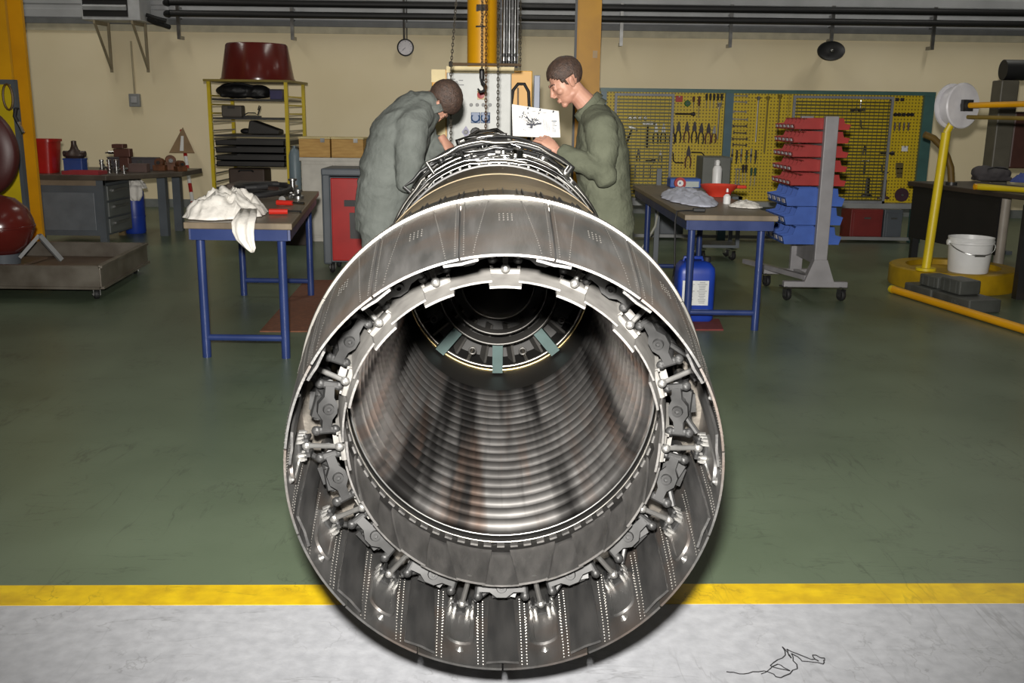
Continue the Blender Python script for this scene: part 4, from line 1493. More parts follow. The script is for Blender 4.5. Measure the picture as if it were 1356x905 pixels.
MB().box((-0.02, 0, 0.22), (0.2, 0.11, 0.1)).box((-0.06, 0, 0.3), (0.14, 0.15, 0.05)).obj('jaw', M_VISE, t, 0, bevel=0.008)
MB().cyl((-0.1, 0, 0.22), (-0.2, 0, 0.22), 0.02, n=10).cyl((-0.2, -0.09, 0.22), (-0.2, 0.09, 0.22), 0.009, n=8).obj('spindle', M_STEEL, t)
p = on_bench(178, 220, 12.6)
t = thing('long_case', 'long dark slate case at the back of the dark worktop', 'case', p)
MB().box((0, 0, 0.07), (0.62, 0.14, 0.14)).box((0, 0, 0.145), (0.63, 0.15, 0.016)).obj('case_body', mat('case_slate', S(74, 70, 74), 0.5), t, 0, bevel=0.008)
MB().box((0.1, -0.08, 0.1), (0.06, 0.02, 0.03)).obj('latch', M_STEEL, t, 0)
p = on_bench(168, 226, 12.22)
t = thing('brown_carton', 'dull brown carton in front of the vise', 'box', p + Vector((0.2, -0.12, 0)))
MB().box((0, 0, 0.05), (0.22, 0.12, 0.1)).obj('carton_body', mat('carton_brown', S(96, 76, 70), 0.7), t, 0, bevel=0.004)
for k, (px, y, s) in enumerate(((197, 12.4, 1.0), (212, 12.55, 1.2), (225, 12.35, 0.85))):
    p = on_bench(px, 0, y)
    t = thing('rusty_casting', 'rusty brown casting at the wall end of the worktop, %s in line' % ('first', 'middle', 'last')[k], 'casting', p, 0.4 * k, 'rusty castings on the worktop')
    MB().box((0, 0, 0.035 * s), (0.15 * s, 0.11, 0.07 * s)).cyl((0, -0.05, 0.1 * s), (0, 0.05, 0.1 * s), 0.055 * s, n=14).obj('casting_body', mat('casting_rust', S(112, 66, 34), 0.6, 0.2, col2=S(74, 46, 28), scale=14), t, 30, bevel=0.005)
    MB().cyl((0.0, -0.065, 0.1 * s), (0, 0.065, 0.1 * s), 0.022 * s, n=10).obj('bore_pin', M_DARKMETAL, t)
# under the bench: blue drum, rag, broom
p = P(180, 308, 12.55)
t = thing('blue_drum', 'slim blue drum standing under the worktop', 'drum', (p.x, 12.55, 0))
MB().lathe([(0, 0), (0.12, 0), (0.13, 0.02), (0.13, 0.52), (0.11, 0.56), (0, 0.56)], 24).obj('drum_body', mat('drum_blue', S(30, 58, 150), 0.4), t)
MB().lathe([(0.131, 0.2), (0.135, 0.2), (0.135, 0.22), (0.131, 0.22)], 24).obj('hoop', mat('drum_blue', 0), t)


def rag(name, label, base, sx, sy, h, m, seed, group=None, tail=None, res=44, cat='rags'):
    """a crumpled cloth: one folded skin over a mound"""
    t = thing(name, label, cat, base, 0, group)
    rows = []
    for i in range(res + 1):
        r_ = []
        for j in range(res + 1):
            u, v = 2 * j / res - 1, 2 * i / res - 1
            d = math.sqrt(u * u + v * v)
            k = max(abs(u), abs(v))
            s = k / d if d > 1e-6 else 1
            u2, v2 = u * s, v * s
            rr = math.sqrt(u2 * u2 + v2 * v2)
            q = Vector((u2 * 2.4 + seed, v2 * 2.4, seed * 0.7))
            fold = (1 - abs(noise.noise(q)) * 2.4) * 0.34 + noise.noise(q * 2.3) * 0.26 + (1 - abs(noise.noise(q * 4.1 + Vector((3, 1, 0)))) * 2) * 0.12
            ed = 1 + 0.14 * noise.noise(Vector((math.atan2(v2, u2) * 1.2, seed, 0)))
            z = h * max(0.0, (1 - rr ** 3.2)) * (0.62 + fold) + 0.012 * (1 - rr) + 0.004
            r_.append(Vector((u2 * sx * ed + 0.02 * noise.noise(q * 3), v2 * sy * ed, max(0.002, z))))
        rows.append(r_)
    o = MB().grid(rows).obj('cloth', m, t, 70)
    sd = o.modifiers.new('thick', 'SOLIDIFY')
    sd.thickness = 0.003
    sd.offset = 1
    return t


def tail_strip(t, pts, widths, m, seed, ref=(1, 0, 0)):
    rows = []
    for i, (p, wd) in enumerate(zip(pts, widths)):
        r_ = []
        for j in range(13):
            s = j / 12 * 2 - 1
            r_.append(Vector(p) + Vector(ref) * (s * wd) + Vector((0, -1, 0)) * (0.012 * math.cos(s * 7 + seed + i * 0.3) + 0.012))
        rows.append(r_)
    o = MB().grid(rows).obj('hanging_end', m, t, 70)
    sd = o.modifiers.new('thick', 'SOLIDIFY')
    sd.thickness = 0.003


p = P(172, 240, 12.5)
t = rag('rag', 'pale rag thrown over the blue drum under the worktop', (p.x + 0.05, 12.55, 0.562), 0.13, 0.13, 0.12, M_CLOTH, 3.3, cat='rag', res=24)
tail_strip(t, [(0.02, -0.13, 0.05), (0.02, -0.15, 0.0), (0.02, -0.155, -0.07), (0.05, -0.15, -0.14)], [0.1, 0.12, 0.12, 0.05], M_CLOTH, 1)
p = P(163, 316, 12.3)
t = thing('broom', 'worn wooden broom head leaning under the worktop', 'broom', (p.x, 12.3, 0))
MB().box((0, 0.02, 0.33), (0.06, 0.05, 0.5)).obj('broom_block', mat('broom_wood', S(140, 112, 66), 0.6, scale=6), t, 0, bevel=0.01)
MB().prism([(-0.04, 0), (0.04, 0), (0.03, 0.08), (-0.03, 0.08)], -0.02, 0.03, Matrix.Rotation(PI / 2, 4, 'X')).obj('bristle', mat('broom_bristle', S(110, 92, 60), 0.9, scale=40), t, 0)

# ---- warning triangle on a banded pole leaning on the wall
p0, p1 = P(257, 284, 15.5), P(241, 172, 15.9)
p0.z = 0
t = thing('warning_triangle', 'dull warning triangle on a red and white banded pole leaning on the cream wall', 'warning sign', (p0.x, 15.5, 0))
d = Vector((p1.x - p0.x, 0.38, p1.z))
n = 9
for k in range(n):
    MB().cyl(d * (k / n), d * ((k + 1) / n), 0.03, n=10, cap=True).obj('pole_band', M_RED if k % 2 == 0 else M_WHITE, t)
c = d * 0.86
u = d.normalized()
fr = Matrix.Translation(c + Vector((0, -0.045, 0))) @ Matrix.Rotation(math.atan2(-d.y, d.z) * 1.0, 4, 'X')
MB().prism([(-0.2, -0.19), (0.2, -0.19), (0.0, 0.22)], -0.008, 0.008, fr @ Matrix.Rotation(PI / 2, 4, 'X')).obj('triangle_plate', mat('plate_back', S(142, 116, 84), 0.6), t, 0)
MB().prism([(-0.03, -0.16), (0.03, -0.16), (0.02, 0.08), (-0.02, 0.08)], 0.009, 0.013, fr @ Matrix.Rotation(PI / 2, 4, 'X')).obj('reflector', M_WHITE, t, 0)

# ---- yellow shelf rack
RY0, RY1 = 13.6, 14.7
xl_, xr_ = P(280, 180, RY0).x, P(381, 180, RY0).x
ztop = P(330, 107, RY0).z
t = thing('shelf_rack', 'yellow angle-iron shelf rack standing against the cream wall', 'rack', ((xl_ + xr_) / 2, RY0, 0))
o = Vector(t.location)
hw = (xr_ - xl_) / 2
for sx in (-1, 1):
    for yy in (0, RY1 - RY0):
        MB().box((sx * hw, yy, ztop / 2), (0.045, 0.045, ztop)).obj('post', M_YELLOW2, t, 0)
    for k in range(11):
        z = ztop - 0.2 - k * 0.115
        MB().box((sx * hw * 0.96, (RY1 - RY0) / 2, z), (0.015, RY1 - RY0 - 0.04, 0.02)).obj('runner', M_YELLOW2 if k < 3 else M_STEEL, t, 0)
MB().box((0, (RY1 - RY0) / 2, ztop), (2 * hw + 0.12, RY1 - RY0 + 0.1, 0.03)).obj('top_plate', mat('rack_top', S(128, 112, 40), 0.5), t, 0)
SHZ = []
for py in (131, 156, 179):
    z = P(330, py, RY0).z
    SHZ.append(z)
    MB().box((0, (RY1 - RY0) / 2, z - 0.012), (2 * hw - 0.05, RY1 - RY0 - 0.05, 0.024)).obj('shelf', M_DARKMETAL, t, 0)
z = P(330, 250, RY0).z
MB().box((0, (RY1 - RY0) / 2, 0.5), (2 * hw - 0.05, RY1 - RY0 - 0.05, 0.03)).obj('shelf', M_DARKMETAL, t, 0)
SX = o.x
trayz = []
for k, py in enumerate((193, 203, 213, 221)):
    z = P(330, py, RY0).z
    tt = thing('black_tray', 'black steel tray slid into the yellow rack, %s of four from the top' % ('first', 'second', 'third', 'lowest')[k], 'tray', (SX, RY0, z), 0, 'black trays in the yellow rack')
    MB().box2((-hw + 0.05, 0.0, 0), (hw - 0.05, 1.0, 0.012)).box2((-hw + 0.05, 0.0, 0), (hw - 0.05, 0.012, 0.07)).box2((-hw + 0.05, 0.988, 0), (hw - 0.05, 1.0, 0.07)).obj('tray_body', mat('tray_black', S(40, 38, 36), 0.45), tt, 0)
    MB().box2((-hw + 0.05, 0.0, 0.012), (-hw + 0.06, 1.0, 0.07)).box2((hw - 0.06, 0.0, 0.012), (hw - 0.05, 1.0, 0.07)).obj('tray_lip', mat('tray_black', 0), tt, 0)
# runners the trays slide on are part of the rack; things on the shelves
p = P(335, 128, RY0 + 0.3)
t = thing('black_bag', 'slumped black bag on the upper shelf of the yellow rack', 'bag', (p.x - 0.12, RY0 + 0.35, SHZ[0] + 0.022))
mb = MB()
mb.ell((-0.1, 0, 0.09), (0.3, 0.2, 0.1)).ell((0.16, 0, 0.08), (0.2, 0.18, 0.09)).ell((-0.2, 0.02, 0.1), (0.12, 0.15, 0.09)).box((0, 0, 0.02), (0.6, 0.3, 0.03))
me = bake(mb, 0.015, 4, 0.008, (9, 9, 9))
me.materials.append(mat('bag_black', S(26, 26, 27), 0.55, bump=0.4))
link('bag_body', me, t)
MB().tube([(-0.25, -0.1, 0.15), (-0.1, -0.16, 0.18), (0.05, -0.16, 0.17), (0.18, -0.1, 0.13)], 0.012, 6).obj('strap', M_RUBBER, t)
p = P(367, 124, RY0 + 0.3)
t = thing('blue_carton', 'small dark blue box beside the black bag on the rack', 'box', (p.x, RY0 + 0.3, SHZ[0] + 0.002))
MB().box((0, 0, 0.06), (0.17, 0.15, 0.12)).obj('carton_body', mat('carton_blue', S(58, 54, 100), 0.5), t, 0, bevel=0.006)
MB().box((0, 0, 0.125), (0.175, 0.155, 0.02)).obj('lid', mat('carton_lid', S(44, 40, 52), 0.5), t, 0)
p = P(305, 150, RY0 + 0.3)
t = thing('grey_case', 'dull grey case on the second shelf of the yellow rack', 'case', (p.x, RY0 + 0.35, SHZ[1] + 0.002))
MB().box((0.03, 0, 0.08), (0.28, 0.2, 0.16)).obj('case_body', mat('case_grey', S(90, 84, 76), 0.6), t, 0, bevel=0.02)
MB().box((0.03, -0.102, 0.13), (0.1, 0.012, 0.03)).obj('latch', M_DARKMETAL, t, 0)
p = P(338, 150, RY0 + 0.3)
t = thing('wire_holder', 'thin bent wire holder on the second shelf of the rack', 'holder', (p.x, RY0 + 0.3, SHZ[1] + 0.002))
MB().tube([(-0.16, 0, 0.03), (-0.1, 0, 0.06), (0.0, 0, 0.06), (0.03, 0, 0.03), (0.08, 0, 0.15), (0.06, 0, 0.16), (0.04, 0, 0.1)], 0.009, 6).obj('wire', M_DARKMETAL, t)
MB().box((-0.04, 0, 0.012), (0.24, 0.05, 0.024)).obj('holder_base', M_DARKMETAL, t, 0)
p = P(345, 172, RY0 + 0.3)
t = thing('sloped_cover', 'dark wedge-shaped cover on the third shelf of the rack', 'cover', (p.x, RY0 + 0.35, SHZ[2] + 0.006))
MB().prism([(-0.16, 0.0), (0.27, 0.0), (0.28, 0.06), (-0.1, 0.19), (-0.13, 0.17)], -0.15, 0.15, Matrix.Rotation(PI / 2, 4, 'X')).obj('cover_body', mat('cover_dark', S(48, 46, 42), 0.55), t, 0, bevel=0.015)
MB().ell((-0.2, -0.05, 0.04), (0.08, 0.07, 0.04)).obj('end_cap', M_RUBBER, t)
p = P(325, 250, RY0 + 0.3)
t = thing('brown_suitcase', 'flat dark brown case on the lowest shelf of the rack', 'case', (p.x, RY0 + 0.4, 0.517))
MB().box((0.05, 0, 0.12), (0.5, 0.4, 0.24)).obj('case_body', mat('case_brown', S(72, 56, 46), 0.55), t, 0, bevel=0.02)
MB().tube([(-0.05, -0.21, 0.2), (-0.03, -0.235, 0.22), (0.13, -0.235, 0.22), (0.15, -0.21, 0.2)], 0.012, 6).obj('handle', M_RUBBER, t)
# maroon tub upside down on top
q0, q1 = P(293, 106, 14.1), P(388, 106, 14.1)
tz = P(340, 58, 14.1).z - ztop - 0.015
rb_, rt_ = (q1.x - q0.x) / 2, (q1.x - q0.x) / 2 * 0.82
t = thing('maroon_tub', 'maroon tapered tub turned upside down on the yellow rack', 'tub', ((q0.x + q1.x) / 2, 14.15, ztop + 0.015))
MB().lathe([(rb_ - 0.01, 0), (rb_, 0), (rb_, 0.02), (rt_ + 0.01, tz - 0.02), (rt_ - 0.01, tz), (0, tz + 0.01)], 48).obj('tub_shell', M_MAROON, t, 40)
MB().lathe([(rb_ - 0.005, 0.0), (rb_ + 0.012, 0.0), (rb_ + 0.012, 0.025), (rb_ - 0.005, 0.025)], 48).obj('rim', M_MAROON, t, 40)
MB().box((-0.1, -rt_ * 0.97 - 0.02, tz * 0.45), (0.02, 0.02, 0.08)).obj('catch', mat('catch_buff', S(190, 150, 110), 0.4), t, 0)

# ---- slim grey-blue cylinder, pale cabinet, crates
p = P(390, 200, 12.7)
t = thing('gas_cylinder', 'slim grey-blue cylinder standing between the rack and the crates', 'cylinder', (p.x, 12.7, 0))
hz = P(390, 193, 12.7).z
MB().lathe([(0, 0), (0.07, 0), (0.075, 0.02), (0.075, hz - 0.12), (0.05, hz - 0.05), (0.025, hz - 0.03), (0.025, hz), (0, hz)], 24).obj('cylinder_body', mat('cylinder_blue', S(110, 126, 134), 0.45), t)
MB().cyl((0, 0, hz - 0.02), (0.05, -0.03, hz - 0.02), 0.012, n=8).obj('valve', M_STEEL, t)
CY = 11.9
c0, c1 = P(400, 250, CY), P(487, 250, CY)
zc = P(440, 209, CY).z
t = thing('cabinet', 'pale grey cabinet behind the red tool cart with crates on top', 'cabinet', ((c0.x + c1.x) / 2, CY, 0))
cw = (c1.x - c0.x) / 2
MB().box2((-cw, 0, 0.05), (cw, 0.5, zc)).box2((-cw - 0.02, -0.02, zc - 0.04), (cw + 0.02, 0.52, zc)).box2((-cw + 0.02, 0.02, 0), (cw - 0.02, 0.48, 0.05)).obj('carcass', mat('cabinet_pale', S(198, 194, 184), 0.55), t, 0, bevel=0.004)
for s in (-1, 1):
    dd = MB().box((s * cw / 2, -0.01, zc / 2), (cw - 0.03, 0.02, zc - 0.16)).obj('door', mat('cabinet_pale', 0), t, 0, bevel=0.004)
    MB().box((s * 0.05, -0.03, zc * 0.6), (0.015, 0.02, 0.1)).obj('handle', M_STEEL, dd, 0)
for k, (pa, pb) in enumerate(((396, 437), (439, 481))):
    a_, b_ = P(pa, 200, CY + 0.05), P(pb, 200, CY + 0.05)
    hz = P(440, 182, CY + 0.05).z - zc
    wd = b_.x - a_.x
    t = thing('plywood_crate', 'honey coloured plywood crate on the pale cabinet, ' + ('next to the yellow rack', 'behind the stooping man')[k], 'crate', ((a_.x + b_.x) / 2, CY + 0.05, zc), 0, 'crates on the pale cabinet')
    MB().box2((-wd / 2, 0, 0), (wd / 2, 0.4, hz - 0.02)).obj('crate_body', M_WOOD, t, 0, bevel=0.004)
    MB().box2((-wd / 2 - 0.005, -0.005, hz - 0.018), (wd / 2 + 0.005, 0.405, hz)).obj('lid', mat('lid_pale', S(214, 196, 140), 0.6), t, 0)
    MB().box2((wd * 0.2, -0.012, hz - 0.06), (wd * 0.2 + 0.05, 0, hz - 0.01)).obj('hasp', M_STEEL, t, 0)
p = P(392, 318, 11.6)
t = thing('dark_box', 'dark cardboard box on the floor beside the pale cabinet', 'box', (p.x, 11.7, 0))
MB().box((0, 0, 0.16), (0.26, 0.3, 0.32)).obj('box_body', mat('box_dark', S(58, 50, 44), 0.7), t, 0, bevel=0.006)
MB().box((-0.06, 0, 0.325), (0.12, 0.3, 0.006), Euler((0, R(-12), 0)).to_matrix()).obj('flap', mat('box_dark', 0), t, 0)

# ---- red tool cart
KY = 9.5
k0, k1 = P(427, 300, KY), P(492, 300, KY)
kz0, kz1 = P(440, 348, KY).z, P(440, 226, KY).z
t = thing('tool_cart', 'red tool cart with a dark grey rim beside the stooping man', 'tool cart', ((k0.x + k1.x) / 2, KY, 0))
kw = (k1.x - k0.x) / 2
MB().box2((-kw + 0.05, 0.02, kz0), (kw - 0.05, 0.5, kz1 - 0.06)).obj('carcass', M_DGREY, t, 0, bevel=0.01)
MB().box2((-kw, 0, kz0 - 0.02), (-kw + 0.08, 0.1, kz1)).obj('corner_post', M_DGREY, t, 0, bevel=0.02)
MB().box2((kw - 0.08, 0, kz0 - 0.02), (kw, 0.1, kz1)).obj('corner_post', M_DGREY, t, 0, bevel=0.02)
MB().box2((-kw, -0.01, kz1 - 0.05), (kw, 0.52, kz1 + 0.02)).obj('top_tray', M_DGREY, t, 0, bevel=0.015)
dr = MB().box2((-kw + 0.09, -0.012, kz0 + 0.02), (kw - 0.09, 0.02, kz1 - 0.07)).obj('door', M_RED, t, 0, bevel=0.008)
p = P(463, 262, KY)
lx = p.x - (k0.x + k1.x) / 2
MB().box2((lx - 0.0, -0.03, 0.35), (lx + 0.12, -0.012, 0.6)).obj('bottle_holder', M_DARKMETAL, dr, 0)
MB().box2((lx - 0.05, -0.03, 0.66), (lx + 0.16, -0.012, 0.72)).obj('lock_plate', M_BLACK, dr, 0)
MB().cyl((lx + 0.1, -0.06, 0.42), (lx + 0.1, -0.06, 0.78), 0.014, n=10).obj('handle', M_CHROME, dr)
for x in (-kw + 0.07, kw - 0.07):
    for y in (0.08, 0.44):
        caster(t, x, y, 0.055, 0.0, M_STEEL, 0.4)

# ---- table with the rags
zt_ = 0.877
a0, b0 = G(250, 292, zt_), G(381, 299, zt_)
yn, yf = (a0.y + b0.y) / 2, 9.0
a1, b1 = G(300, 254, zt_), G(428, 251, zt_)
y1m = (a1.y + b1.y) / 2
T1 = trestle_table('work_table', 'blue-legged work table covered by a heap of white rags', yn, y1m, (a0.x, b0.x), (a1.x, b1.x), zt_, (yn + 0.12, 8.3))
p = P(303, 284, yn + 0.55)
t = rag('rag_heap', 'heap of crumpled white rags with one end hanging off the table edge', (p.x, yn + 0.5, zt_ + 0.001), 0.26, 0.42, 0.15, M_CLOTH, 8.1)
q = P(322, 288, yn - 0.02)
lx = q.x - p.x
tail_strip(t, [(lx - 0.02, -0.3, 0.07), (lx - 0.01, -0.42, 0.03), (lx, -0.52, 0.006), (lx, -0.535, -0.05), (lx + 0.01, -0.535, -0.1), (lx + 0.035, -0.53, -0.15), (lx + 0.05, -0.53, -0.175)], [0.05, 0.065, 0.07, 0.065, 0.055, 0.035, 0.008], M_CLOTH, 2)
for k, (px, py, c) in enumerate(((371, 282, 0), (379, 270, 1))):
    p = G(px, py + 3, zt_)
    t = thing('red_clamp', 'red handled hand tool on the rag table, %s' % ('touching the white rags', 'lying farther from the rags')[k], 'tool', (p.x, p.y, zt_ + 0.001), 0.1 - 0.3 * k, 'red tools on the rag table')
    MB().cyl((-0.07, 0, 0.022), (0.05, 0, 0.022), 0.02, 0.018, 10).obj('grip', mat('tool_red', S(190, 40, 28), 0.35), t)
    MB().cyl((0.05, 0, 0.022), (0.14, 0, 0.02), 0.01, n=8).obj('shaft', M_CHROME, t)
p = G(352, 268, zt_)
t = thing('black_hose', 'black coiled hose lying behind the rag heap', 'hose', (p.x, p.y, zt_ + 0.006))
pts = [(0.14 * math.cos(a * 0.35) * (1 + a * 0.012), 0.3 * math.sin(a * 0.35) * (1 + a * 0.012), 0.022 + 0.0035 * a) for a in range(34)]
MB().tube(pts, 0.02, 8).obj('coil', M_RUBBER, t)
MB().cyl((0.14, 0.02, 0.022), (0.14, -0.07, 0.022), 0.026, n=10).obj('coupling', M_STEEL, t)
for k, (px, py, h) in enumerate(((381, 262, 0.09), (388, 258, 0.13), (395, 263, 0.07))):
    p = G(px, py, zt_)
    t = thing('machine_part', 'bright machined part near the far end of the rag table, %s' % ('shorter one by the hose', 'tall middle one', 'squat outer one')[k], 'machine part', (p.x, p.y, zt_), k, 'machined parts on the rag table')
    MB().lathe([(0, 0), (0.045, 0), (0.045, 0.02), (0.022, 0.03), (0.022, h - 0.02), (0.035, h - 0.015), (0.035, h), (0, h)], 16).obj('body', M_STEEL, t)
    MB().cyl((-0.05, 0, h * 0.5), (0.05, 0, h * 0.5), 0.012, n=8).obj('cross_pin', M_CHROME, t)
p = G(330, 256, zt_)
t = thing('brown_case', 'flat dark brown case at the far end of the rag table', 'case', (p.x, 8.35, zt_))
MB().box((0, 0, 0.04), (0.34, 0.4, 0.08)).obj('case_body', mat('flat_case', S(70, 58, 50), 0.5), t, 0, bevel=0.01)
MB().box((0, -0.205, 0.05), (0.1, 0.012, 0.02)).obj('handle', M_DARKMETAL, t, 0)
# brown mat on the floor beyond the table
c_ = [G(344, 440), G(440, 440), G(470, 372), G(404, 372)]
mt = MB().prism([(p.x - c_[0].x, p.y - c_[0].y) for p in c_], 0.0, 0.008).obj('floor_mat', mat('mat_rust', S(118, 72, 46), 0.8, scale=30, col2=S(96, 58, 38)), None, 0, loc=(c_[0].x, c_[0].y, 0.0))
tag(mt, 'thin rust brown rubber mat on the green floor by the rag table', 'mat')

# ---- the yellow gantry column with its control box
GY = 8.2
g0, g1 = P(616, 60, GY), P(657, 60, GY)
gx = (g0.x + g1.x) / 2
gr_ = (g1.x - g0.x) / 2
zbx = P(640, 93, GY).z
t = thing('hoist_column', 'thick round yellow column rising behind the control box, marked with a numeral', 'column', (gx, GY + 0.35, 0))
MB().cyl((0, 0, 0.02), (0, 0, 6.9), gr_, n=36).obj('mast', M_YELLOW, t)
MB().cyl((0, 0, 0), (0, 0, 0.03), gr_ + 0.2, n=24).obj('base_flange', M_YELLOW, t)
# the numeral 7 with its foot serif, painted on the curved face
nb = MB()


def on_mast(px, py):
    p = P(px, py, GY + 0.35 - gr_)
    x = p.x - gx
    return Vector((x, -math.sqrt(max(0.0, gr_ * gr_ - x * x)) - 0.002, p.z))


for seg in (((631, 10), (646, 10), 0.05), ((644, 13), (636, 34), 0.022), ((630, 35), (642, 35), 0.014), ((632, 8), (632, 15), 0.02)):
    (x0, y0), (x1, y1), wd = seg
    pts = [on_mast(x0 + (x1 - x0) * i / 6, y0 + (y1 - y0) * i / 6) for i in range(7)]
    for p, q in zip(pts, pts[1:]):
        nb.bar(p, q, wd if abs(y1 - y0) > 5 else 0.004, 0.004 if abs(y1 - y0) > 5 else wd)
nb.obj('numeral', mat('numeral_black', S(44, 36, 24), 0.6), t, 0)
# control box: yellow housing, grey door
x0, x1, x2 = P(572, 150, GY).x, P(592, 150, GY).x, P(677, 150, GY).x
x3 = P(704, 150, GY).x
t = thing('control_box', 'grey control panel with sockets and lamps in a yellow housing', 'control panel', ((x0 + x3) / 2, GY, 0))
o = Vector(t.location)
zlow = 0.35
MB().box2((x0 - o.x, 0.0, zlow), (x3 - o.x, 0.12, zbx)).box2((x0 - o.x, 0.02, 0), (x0 - o.x + 0.1, 0.1, zlow)).box2((x3 - o.x - 0.1, 0.02, 0), (x3 - o.x, 0.1, zlow)).obj('housing', M_YELLOW, t, 0, bevel=0.005)
MB().box2((x0 - o.x, -0.03, zbx - 0.1), (x1 - o.x - 0.01, 0.0, zbx - 0.0)).box2((x0 - o.x, -0.03, 1.0), (x1 - o.x - 0.01, 0.0, 1.56)).obj('lit_side_plate', mat('plate_cream', S(226, 206, 150), 0.5), t, 0)  # pale plates paint in the lit side of the yellow housing
dz0 = P(640, 200, GY).z - 0.2
dr = MB().box2((x1 - o.x, -0.06, dz0), (x2 - o.x, 0.0, zbx - 0.02)).obj('door', mat('door_grey', S(182, 184, 178), 0.4), t, 0, bevel=0.01)
MB().box2((x1 - o.x, -0.07, zbx - 0.025), (x2 - o.x + 0.02, 0.12, zbx + 0.025)).obj('top_ledge', mat('plate_cream', 0), t, 0)


def onbox(px, py):
    p = P(px, py, GY - 0.06)
    return Vector((p.x - o.x, -0.06, p.z))


def knob(px, py, r, h, m, name, n=16, parent=dr):
    p = onbox(px, py)
    return MB().lathe([(r, 0), (r, -h * 0.8), (r * 0.85, -h), (0, -h)], n, 'y', p).obj(name, m, parent, 40)


MB().box(onbox(637, 126) + Vector((0, -0.008, 0)), (0.06, 0.016, 0.07)).obj('button_plate', mat('plate_cream', 0), dr, 0, bevel=0.004)
p = onbox(637, 126) + Vector((0, -0.016, 0))
MB().lathe([(0.022, 0), (0.022, -0.012), (0.03, -0.016), (0.03, -0.03), (0, -0.034)], 16, 'y', p).obj('stop_button', M_RED, dr)
for px in (624, 632, 640, 649):
    knob(px, 139, 0.014, 0.02, M_DARKMETAL, 'pilot_lamp', 12)
M_SOCK = mat('socket_blue', S(52, 84, 128), 0.4)
for px in (630, 643):
    p = onbox(px, 156)
    s_ = MB().box(p + Vector((0, -0.02, 0)), (0.074, 0.04, 0.085)).lathe([(0.038, -0.04), (0.038, -0.055), (0.03, -0.062), (0, -0.062)], 18, 'y', p).obj('socket', M_SOCK, dr, 30, bevel=0.004)
    MB().box(p + Vector((0, -0.06, 0.03)), (0.06, 0.014, 0.02)).obj('hinge_cap', M_SOCK, s_, 0)
p = onbox(617, 175)
MB().prism([(0, 0.05), (0.035, 0), (0, -0.05), (-0.035, 0)], 0, 0.012, Matrix.Translation(p) @ Matrix.Rotation(PI / 2, 4, 'X')).obj('warning_plate', mat('plate_violet', S(108, 104, 138), 0.4), dr, 0)
knob(617, 175, 0.018, 0.04, M_DARKMETAL, 'key_switch', 12)
knob(630, 176, 0.045, 0.05, M_BLACK, 'rotary_switch', 10)
knob(643, 176, 0.014, 0.02, M_DARKMETAL, 'pilot_lamp', 12)
for k in range(6):
    p = onbox(600 + ri.uniform(-3, 12), 105 + k * 1.5)
    MB().box(p + Vector((0, -0.001, 0)), (ri.uniform(.02, .06), 0.002, 0.008)).obj('label_strip', M_DARKMETAL, dr, 0)
# black cable loop over the yellow end of the housing
q = P(689, 140, GY - 0.03)
lx, lz = q.x - o.x, q.z
pts = [(lx - 0.07, -0.03, lz - 0.5), (lx - 0.075, -0.03, lz), (lx - 0.06, -0.035, lz + 0.12), (lx - 0.02, -0.035, lz + 0.17), (lx + 0.03, -0.035, lz + 0.17), (lx + 0.065, -0.035, lz + 0.11), (lx + 0.075, -0.03, lz - 0.05), (lx + 0.07, -0.03, lz - 0.4)]
MB().tube(pts, 0.013, 8).obj('cable', M_RUBBER, t, 60)
pts = [(lx - 0.02, -0.02, lz + 0.14), (lx - 0.015, -0.02, lz - 0.3)]
MB().tube(pts, 0.007, 6).obj('cable', mat('cable_brown', 0), t, 60)
# slim blue-grey post next to it
q0, q1 = P(704, 130, GY + 0.1), P(712, 130, GY + 0.1)
t = thing('slim_post', 'slim blue-grey post beside the yellow housing', 'post', ((q0.x + q1.x) / 2 + 0.02, GY + 0.26, 0))
zp = P(708, 99, GY + 0.1).z
MB().box((0, 0, zp / 2), (q1.x - q0.x, 0.06, zp)).obj('post_body', mat('post_bluegrey', S(112, 124, 150), 0.4), t, 0, bevel=0.004)
MB().box((0, 0, 0.01), (0.16, 0.16, 0.02)).obj('foot_plate', mat('post_bluegrey', 0), t, 0)
# three bright conduit tubes beside the mast
for k, px in enumerate((667.5, 674.5, 682)):
    q = P(px, 50, GY + 0.12)
    t = thing('conduit_tube', 'bright steel tube rising beside the yellow mast, %s of three' % ('closest to the mast', 'middle', 'farthest from the mast')[k], 'tube', (q.x, GY + 0.06, zbx + 0.027), 0, 'bright tubes beside the mast')
    MB().cyl((0, 0, 0), (0, 0, 4.6), 0.0155, n=14).obj('tube_run', M_CHROME, t)
    MB().cyl((0, 0, 0), (0, 0, 0.05), 0.019, n=10).cyl((0, 0, 0.08), (0, 0, 0.11), 0.018, n=10).obj('gland', M_BLACK, t)
q = P(671, 50, GY + 0.2)
t = thing('cable_tray', 'black cable channel behind the bright tubes', 'cable channel', (q.x + 0.02, GY + 0.108, zbx + 0.026))
MB().box((0, 0, 2.3), (0.15, 0.02, 4.6)).obj('channel', M_BLACK, t, 0)
for k in range(14):
    MB().box((0, -0.012, 0.1 + k * 0.12), (0.16, 0.004, 0.012)).obj('cross_strap', M_DARKMETAL, t, 0)


